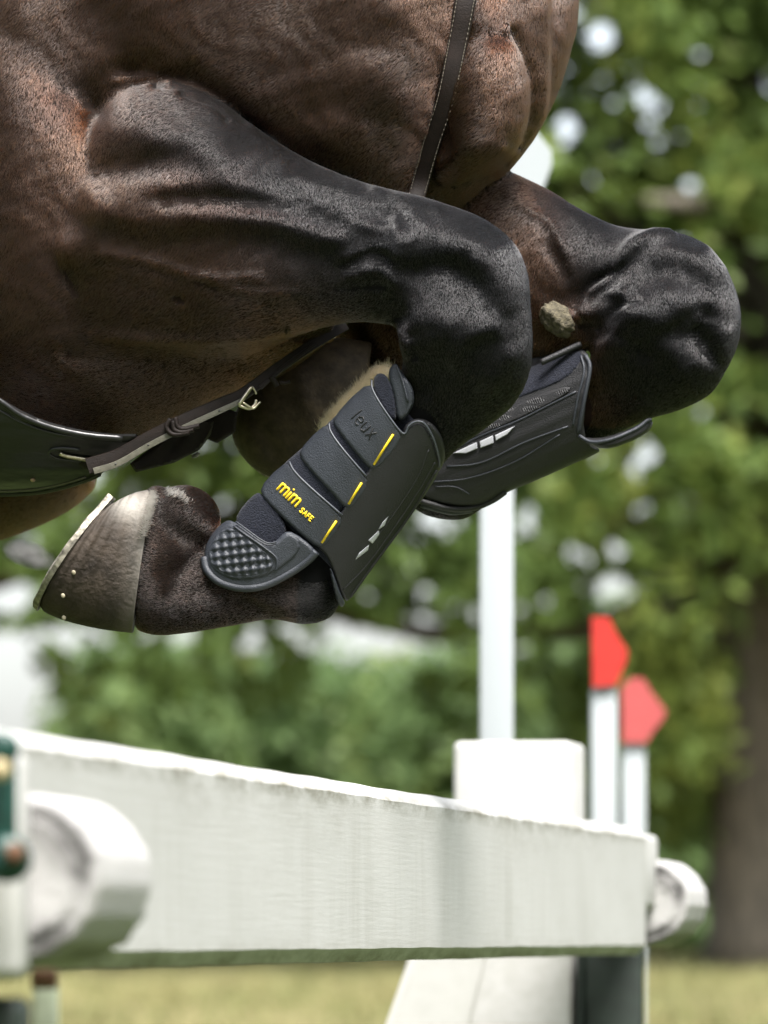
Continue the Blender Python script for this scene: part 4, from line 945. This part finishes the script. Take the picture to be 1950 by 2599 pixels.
def near_hoof():
    st = [(335, 1604, 392, 1236, 7.82, .046, .044), (330, 1606, 388, 1240, 7.82, .05, .047), (250, 1596, 345, 1250, 7.82, .057, .053), (170, 1577, 314, 1264, 7.82, .062, .058), (118, 1556, 292, 1278, 7.82, .065, .06), (104, 1541, 280, 1288, 7.82, .064, .06), (100, 1524, 268, 1304, 7.82, .056, .052)]
    V, F = loft(st, 8, 80, [([(190, 1300), (170, 1400), (120, 1500)], 60, -.0)], 2.1)
    V = np.array(V); ns = (len(V)-2)//80; aa = np.sin(np.linspace(0, 2*np.pi, 80, endpoint=False))
    for i in range(ns):
        t_ = i/(ns-1); V[i*80:(i+1)*80] += (np.clip(aa, 0, 1)*t_**1.5*.011)[:, None]*np.array([-.79, 0, .613])+(.0006*math.sin(t_*26)*np.clip(aa, 0, 1))[:, None]*np.array([0, -1, 0])
    V = [tuple(v) for v in V]
    me = mesh_from('hoof', V, F); pale = np.zeros(len(V)); down = np.zeros(len(V))
    co = np.array(V); px, py = proj(co)
    for i in range(ns):
        s = slice(i*80, (i+1)*80); t_ = i/(ns-1); down[s] = t_
        k = np.clip((1500-py[s])/230, 0, 1)
        pale[s] = np.exp(-(t_/.17)**2)*(.34+.46*k)+np.exp(-((1-t_)/.06)**2)*.45
    pale += .5*np.exp(-((px-330)**2+(py-1275)**2)/(2*30**2))
    for nm, a in (('pale', pale), ('down', down)):
        at = me.attributes.new(nm, 'FLOAT', 'POINT'); at.data.foreach_set('value', np.clip(a, 0, 1).astype(np.float32))
    h = link('hoof', me, M['hoof'], horse)
    # shoe: a U of flat bar bedded on the sole
    c = np.array([(102+282)/2, (1545+1286)/2]); hv = np.array([102-282, 1545-1286])/2.; ol = np.array([-.79, -.613])
    V = []; F = []; K = 64
    for i in range(K+1):
        th = R(-158+316*i/K); q = c+hv*1.04*math.cos(th); dz = -.064*1.03*math.sin(th)
        ext = max(0, abs(th)-R(140))/R(18)*26; q = q-hv/np.linalg.norm(hv)*ext
        nx = hv/np.linalg.norm(hv)*math.cos(th); nz = -math.sin(th)
        for a, b in ((3, 1), (3, 15), (1, 17), (-34, 17), (-36, 15), (-36, 1)):
            p = q+nx*a+ol*(b*(1+.06*math.sin(i*.9))+22*max(0, math.sin(th))); V.append(tuple(P(p[0], p[1], 7.82+dz+nz*a*.0005)))
    for i in range(K):
        for j in range(6):
            k = (j+1) % 6; F.append((i*6+j, i*6+k, (i+1)*6+k, (i+1)*6+j))
    F.append(tuple(range(6))); F.append(tuple(K*6+j for j in range(5, -1, -1)))
    me = mesh_from('horseshoe', V, F); bm = bmesh.new(); bm.from_mesh(me); bmesh.ops.recalc_face_normals(bm, faces=bm.faces[:]); bm.to_mesh(me); bm.free()
    o = link('horseshoe', me, M['shoe'], h); autosmooth(o, 30)
    for (x, y) in ((187, 1453), (160, 1512), (162, 1568)):
        Y = 7.82-.062*math.sqrt(max(.05, 1-((y-1435)/155)**2))
        v, f = ellipsoid(x, y, Y, 5.5, 6.5, .0012, -20, 12)
        link('nail', mesh_from('nail', v, f), M['nail'], h)
near_hoof()
def far_hoof():
    st = [(905, 1195, 945, 868, 8.13, .045, .045), (830, 1222, 865, 858, 8.12, .052, .05), (760, 1226, 785, 862, 8.12, .055, .05), (700, 1215, 708, 892, 8.12, .052, .05), (650, 1192, 650, 945, 8.12, .045, .045), (612, 1152, 616, 1000, 8.12, .03, .03), (594, 1100, 598, 1050, 8.12, .012, .012)]
    V, F = loft(st, 8, 60, [([(640, 1050), (700, 1150)], 14, -.004), ([(760, 960), (800, 1080)], 20, .004)]); me = mesh_from('hoof', V, F); co = np.array(V); px, py = proj(co)
    rim = [(640, 975), (606, 1040), (592, 1080), (600, 1125), (625, 1165), (665, 1200), (705, 1218)]
    d = seg_dist(px, py, rim); pale = .35*np.exp(-(d/7)**2)
    for nm, a in (('pale', pale), ('down', px*0)):
        at = me.attributes.new(nm, 'FLOAT', 'POINT'); at.data.foreach_set('value', np.clip(a, 0, 1).astype(np.float32))
    h = link('hoof', me, simple('shaded_hoof_horn', (.06, .042, .024), .65, .3, var=.6, scale=60, bump=.6, bscale=200), horse)  # separate horn colour, with this hoof's shadow put into it
    cord('horseshoe', rim, lambda x, y: 8.12, .0, .0022, M['shoe'], h, 6)
far_hoof()
def chestnut():
    V, F = ellipsoid(1420, 812, 8.032, 58, 36, .022, 38, 64); co = np.array(V); px, py = proj(co)
    tip = np.clip((px-1420)/60, 0, 1)
    ce_ = co.mean(0)
    for i in range(len(co)):
        v = Vector(co[i]-ce_); d = .0045*noise.noise(v*90)+.003*noise.noise(v*230)
        co[i] += np.array(v.normalized())*d; co[i, 2] -= .010*tip[i]**2; co[i, 0] += .006*tip[i]**2
    m = simple('horny_chestnut', (.11, .093, .056), .85, var=.7, scale=220, bump=1, bscale=420)
    link('chestnut', mesh_from('chestnut', co, F), m, horse)
chestnut()
def feather(pl, n_, ln, dirv, Y, col, name, spread=8, jit=.35):
    """longer pale hairs along a line"""
    p = catmull(pl, 10); k = rng.random(n_)*(len(p)-1); i = k.astype(int); f = (k-i)[:, None]
    q = p[i]*(1-f)+p[np.minimum(i+1, len(p)-1)]*f+rng.normal(0, spread, (n_, 2))
    a = np.arctan2(dirv[1], dirv[0])+rng.normal(0, jit, n_)+.25*np.sin(k*2.1); L = ln*rng.uniform(.6, 1.25, n_)
    yy = Y+rng.uniform(-.012, .012, n_); pts = []
    for s, bend in ((0, 0), (.5, .1), (1, .35)):
        x = q[:, 0]+np.cos(a+bend)*L*s; y = q[:, 1]+np.sin(a+bend)*L*s
        pts.append(np.stack([(x-PX)/FP*yy, yy-.006*s, CZ+(PY-y)/FP*yy], 1))
    pts = np.stack(pts, 1).reshape(-1, 3)
    hc = bpy.data.hair_curves.new(name); hc.add_curves([3]*n_); hc.attributes['position'].data.foreach_set('vector', pts.astype(np.float32).ravel())
    ra = hc.attributes.new('radius', 'FLOAT', 'POINT'); ra.data.foreach_set('value', np.tile([.0003, .00022, .00006], n_).astype(np.float32))
    mt = bpy.data.materials.new(name); mt.use_nodes = True; nn = mt.node_tree; nn.nodes.clear()
    h = N(nn, 'ShaderNodeBsdfHairPrincipled'); h.inputs['Color'].default_value = (*col, 1); h.inputs['Roughness'].default_value = .4
    o = N(nn, 'ShaderNodeOutputMaterial'); nn.links.new(h.outputs[0], o.inputs[0]); hc.materials.append(mt)
    ob = bpy.data.objects.new(name, hc); COL.objects.link(ob); ob.parent = horse; ob.matrix_parent_inverse = parent_inv(horse)
feather([(828, 1098), (862, 1052), (910, 1004), (955, 962), (990, 945)], 3800, 24, (-.8, -.6), 8.0, (.24, .185, .12), 'fetlock_hair', 6, .3)
feather([(395, 1250), (385, 1300), (368, 1360)], 800, 13, (-1, .08), 7.775, (.36, .32, .28), 'coronet_hair', 5, .2)
# ------------------------------------------------------------------ leather
def ribbon(name, pts, hw, depth, lift, th, mat, parent, sub=8, rnd=.35):
    """flat strap of half width hw (px) following pixel polyline, thickness th (m)"""
    p = catmull(pts, sub); n = len(p); V = []; F = []
    D = np.array([depth(*q) for q in p])
    for _ in range(6): D[1:-1] = .5*D[1:-1]+.25*(D[:-2]+D[2:])
    pr = [(-1, 0), (-1, .6), (-.88, 1), (-.4, 1.05), (0, 1.08), (.4, 1.05), (.88, 1), (1, .6), (1, 0), (0, -.15)]
    for i in range(n):
        t_ = p[min(i+1, n-1)]-p[max(i-1, 0)]; t_ = t_/np.linalg.norm(t_); nn = np.array([-t_[1], t_[0]])
        h = hw[0]+(hw[1]-hw[0])*i/(n-1) if hasattr(hw, '__len__') else hw
        for a, b in pr:
            q = p[i]+nn*a*h; V.append(tuple(P(q[0], q[1], D[i]-lift-b*th)))
    m = len(pr)
    for i in range(n-1):
        for j in range(m):
            k = (j+1) % m; F.append((i*m+j, i*m+k, (i+1)*m+k, (i+1)*m+j))
    F.append(tuple(range(m))); F.append(tuple((n-1)*m+j for j in range(m-1, -1, -1)))
    me = mesh_from(name, V, F); bm = bmesh.new(); bm.from_mesh(me); bmesh.ops.recalc_face_normals(bm, faces=bm.faces[:]); bm.to_mesh(me); bm.free()
    o = link(name, me, mat, parent); autosmooth(o, 50); return o, p, D
def breastplate():
    t = empty('breastplate', 'brown leather breastplate, one strap down the chest and one buckled back to the girth', 'breastplate', tuple(P(1100, 400, 7.85)))
    pl = [(1200, -260), (1190, -60), (1178, 20), (1159, 120), (1131, 253), (1096, 360), (1062, 480), (1030, 580)]
    o, p, D = ribbon('chest_strap', pl, (29, 22), lambda x, y: (lambda q: q if q > 7.81 else 7.9)(min(ray_y(x, y, 7.9), ray_y(x-20, y, 7.9)+.01, ray_y(x+20, y, 7.9)+.01)), .0015, .0045, M['leather'], t)
    rows = {-1: [], 1: []}
    for i in range(len(p)-1):
        t_ = p[i+1]-p[i]; L = np.linalg.norm(t_); t_ /= L; nn = np.array([-t_[1], t_[0]])
        h = 29-7*i/(len(p)-1)
        for sg in (-1, 1):
            for k in range(max(1, int(L/7))):
                q = p[i]+t_*(k*7)+nn*sg*h*.8
                rows[sg] += [P(*q, D[i]-.0064), P(*(q+t_*2), D[i]-.0067), P(*(q+t_*4.5), D[i]-.0067), P(*(q+t_*6), D[i]-.006)]
    for sg in (-1, 1):
        link('stitching', mesh_from('stitching', *tube(rows[sg], [.0002, .0006, .0006, .0002]*(len(rows[sg])//4), 5)), M['thread'], o)
    # belly strap back to the girth, two layers, buckle and keepers
    dd = lambda x, y: 7.80+.0*(x) if x > 1e9 else float(np.interp(x, [180, 300, 450, 620, 750, 880], [7.80, 7.80, 7.795, 7.80, 7.82, 7.86]))
    pl = [(222, 1184), (300, 1158), (380, 1112), (470, 1066), (560, 1026), (620, 998), (700, 938), (790, 876), (880, 824)]
    ribbon('girth_strap', pl, (21, 13), dd, .0, .005, M['leather'], t)
    lo = [(238, 1196), (300, 1176), (380, 1130), (470, 1084), (560, 1042), (616, 1016)]
    o, p, D = ribbon('strap_end', lo, (8.5, 6.5), dd, .006, .003, M['leather_pale'], t)
    for x, y in c5((812, 492), (1042, 358), (1540, 118)): link('punched_hole', mesh_from('punched_hole', *ellipsoid(x, y, dd(x, y)-.0092, 3.2, 2.2, .001, -25, 12)), M['guard'], o)
    ribbon('strap_end', [(660, 985), (720, 932), (800, 872)], (6, 5), dd, .006, .003, M['leather'], t)
    for pts in (c5((1195, 175), (1170, 235), (1220, 285), (1330, 270)), c5((1230, 165), (1250, 230), (1300, 245), (1400, 222)), c5((1215, 190), (1225, 250), (1280, 268), (1360, 250))):
        cord('keeper', pts, dd, .011, .0032, M['leather'], t)
    cord('keeper', c4((470, 560), (500, 600), (520, 640)), dd, .01, .0035, M['leather'], t)
    cord('keeper', c4((540, 605), (580, 612), (625, 600)), dd, .008, .0022, M['leather'], t)
    b = cord('buckle', c4((318, 638), (265, 712), (212, 792)), dd, .014, .0024, M['steel'], t, 4)
    cord('buckle_frame', c4((212, 792), (245, 806), (300, 818), (340, 790), (352, 750)), dd, .013, .0021, M['steel'], b)
    cord('buckle_prong', c4((245, 770), (300, 806), (335, 815), (385, 765)), dd, .016, .0015, M['steel'], b)
    cord('buckle_frame', c4((318, 638), (350, 690), (345, 700)), dd, .01, .0014, M['steel'], b)
breastplate()
def girth():
    t = empty('girth', 'black leather girth with a rounded stud guard under the belly', 'girth', tuple(P(150, 1150, 7.9)))
    dg = lambda x, y: 8.0-.225*math.sqrt(max(.03, 1-((y-950)/312)**2))
    wr = lambda x, y: .0010*np.sin(y*.16+.4*np.sin(x*.03))+.0006*np.sin(y*.5+x*.08)
    up = ((-900, -560), (-500, -300), (-200, -90), (0, 20), (150, 125), (350, 205), (600, 262), (860, 290), (960, 270), (1000, 300), (860, 400), (800, 480), (720, 570), (600, 622), (450, 668), (250, 706), (0, 720), (-300, 690), (-900, 600))
    g = pad('stud_guard', c5(*up), dg, .006, .008, M['guard'], t, 9, 7, 2, wr)
    cord('piping', c5((-500, 640), (-200, 690), (0, 704), (250, 692), (450, 654), (620, 600), (700, 565)), dg, .0135, .003, M['guard'], g)
    cord('piping', c5((-500, 615), (-200, 668), (0, 682), (250, 668), (450, 628), (600, 585)), dg, .0145, .0014, M['leather_pale'], g)
    cord('piping', c5((-500, -270), (-200, -60), (0, 50), (150, 152), (350, 232), (600, 288), (860, 312)), dg, .0135, .004, M['guard'], g)
    cord('piping', c5((-200, 20), (0, 120), (150, 200), (350, 268), (600, 315)), dg, .014, .0018, M['guard'], g)
    cord('slot_rim', c5((560, 392), (440, 382), (362, 392), (350, 420), (400, 450), (500, 466), (600, 470)), dg, .0145, .0026, M['guard'], g)
    cord('ring', c5((420, 418), (470, 436), (560, 452), (640, 466), (692, 478)), dg, .02, .0027, M['steel'], t)
    cord('ring', c5((692, 478), (680, 500), (600, 505)), dg, .014, .002, M['steel'], t)
    pad('ring_loop', c5((545, 470), (640, 440), (700, 470), (690, 510), (640, 545), (580, 530), (550, 500)), dg, .014, .006, M['leather'], t, 5, 4, 2)
    v, f = ellipsoid(*c5((230, 602))[0], dg(*c5((230, 602))[0])-.015, 6.5, 6, .003, 0, 20)
    link('rivet', mesh_from('rivet', v, f), simple('copper_rivet', (.55, .38, .28), .35, metal=.8, var=.3), g)
    d8 = lambda x, y: 7.93
    pad('belly_flap', c5((818, 545), (832, 596), (1330, 468), (1400, 400), (1480, 300), (1570, 130), (1400, 160), (1180, 270)), d8, .0, .006, M['leather'], t, 8, 6, 1, lambda x, y: .0015*np.sin(x*.1+y*.06))
    pad('far_strap', c5((1300, 120), (1560, 60), (1700, 60), (1720, 335), (1480, 345), (1420, 360)), lambda x, y: 7.99, .0, .004, M['leather'], t, 5, 6, 1)
    pad('end_tab', c5((1325, 430), (1395, 392), (1422, 412), (1400, 445), (1335, 470)), lambda x, y: 7.935, .0, .004, M['leather_pale'], t, 4, 3, 1)
girth()
def dust():
    V, F = ellipsoid(74, 1408, 7.88, 74, 40, .04, 18, 32)
    me = mesh_from('dust', V, F); bm = bmesh.new(); bm.from_mesh(me); bmesh.ops.recalc_face_normals(bm, faces=bm.faces[:]); bm.to_mesh(me); bm.free(); m = bpy.data.materials.new('soil_dust'); m.use_nodes = True; n = m.node_tree; n.nodes.clear()
    c = P(74, 1408, 7.88)
    tc = N(n, 'ShaderNodeTexCoord'); mp = N(n, 'ShaderNodeMapping'); mp.vector_type = 'TEXTURE'
    mp.inputs['Location'].default_value = c; mp.inputs['Rotation'].default_value = (0, R(18), 0); mp.inputs['Scale'].default_value = (.036, .038, .0185)
    n.links.new(tc.outputs['Object'], mp.inputs[0])
    ln = N(n, 'ShaderNodeVectorMath', operation='LENGTH'); n.links.new(mp.outputs[0], ln.inputs[0])
    no = N(n, 'ShaderNodeTexNoise', Scale=70.0, Detail=4.0); n.links.new(tc.outputs['Object'], no.inputs['Vector'])
    a = N(n, 'ShaderNodeMath', operation='SUBTRACT'); a.inputs[0].default_value = 1.0; a.use_clamp = True; n.links.new(ln.outputs['Value'], a.inputs[1])
    b = N(n, 'ShaderNodeMapRange'); b.inputs[1].default_value = .36; b.inputs[2].default_value = .6; n.links.new(no.outputs['Fac'], b.inputs[0])
    d = N(n, 'ShaderNodeMath', operation='MULTIPLY'); n.links.new(a.outputs[0], d.inputs[0]); n.links.new(b.outputs[0], d.inputs[1])
    e = N(n, 'ShaderNodeMath', operation='MULTIPLY'); e.inputs[1].default_value = 190.0; n.links.new(d.outputs[0], e.inputs[0])
    v = N(n, 'ShaderNodeVolumePrincipled'); v.inputs['Color'].default_value = (.85, .84, .78, 1); n.links.new(e.outputs[0], v.inputs['Density'])
    o = N(n, 'ShaderNodeOutputMaterial'); n.links.new(v.outputs[0], o.inputs['Volume'])
    ob = link('dust', me, m); tag(ob, 'small pale puff of dry soil beside the near hoof', 'dust', kind='stuff')
dust()
feather([(428, 1242), (460, 1250), (486, 1276)], 260, 12, (-.6, .6), 7.79, (.4, .36, .3), 'heel_hair', 5, .3)
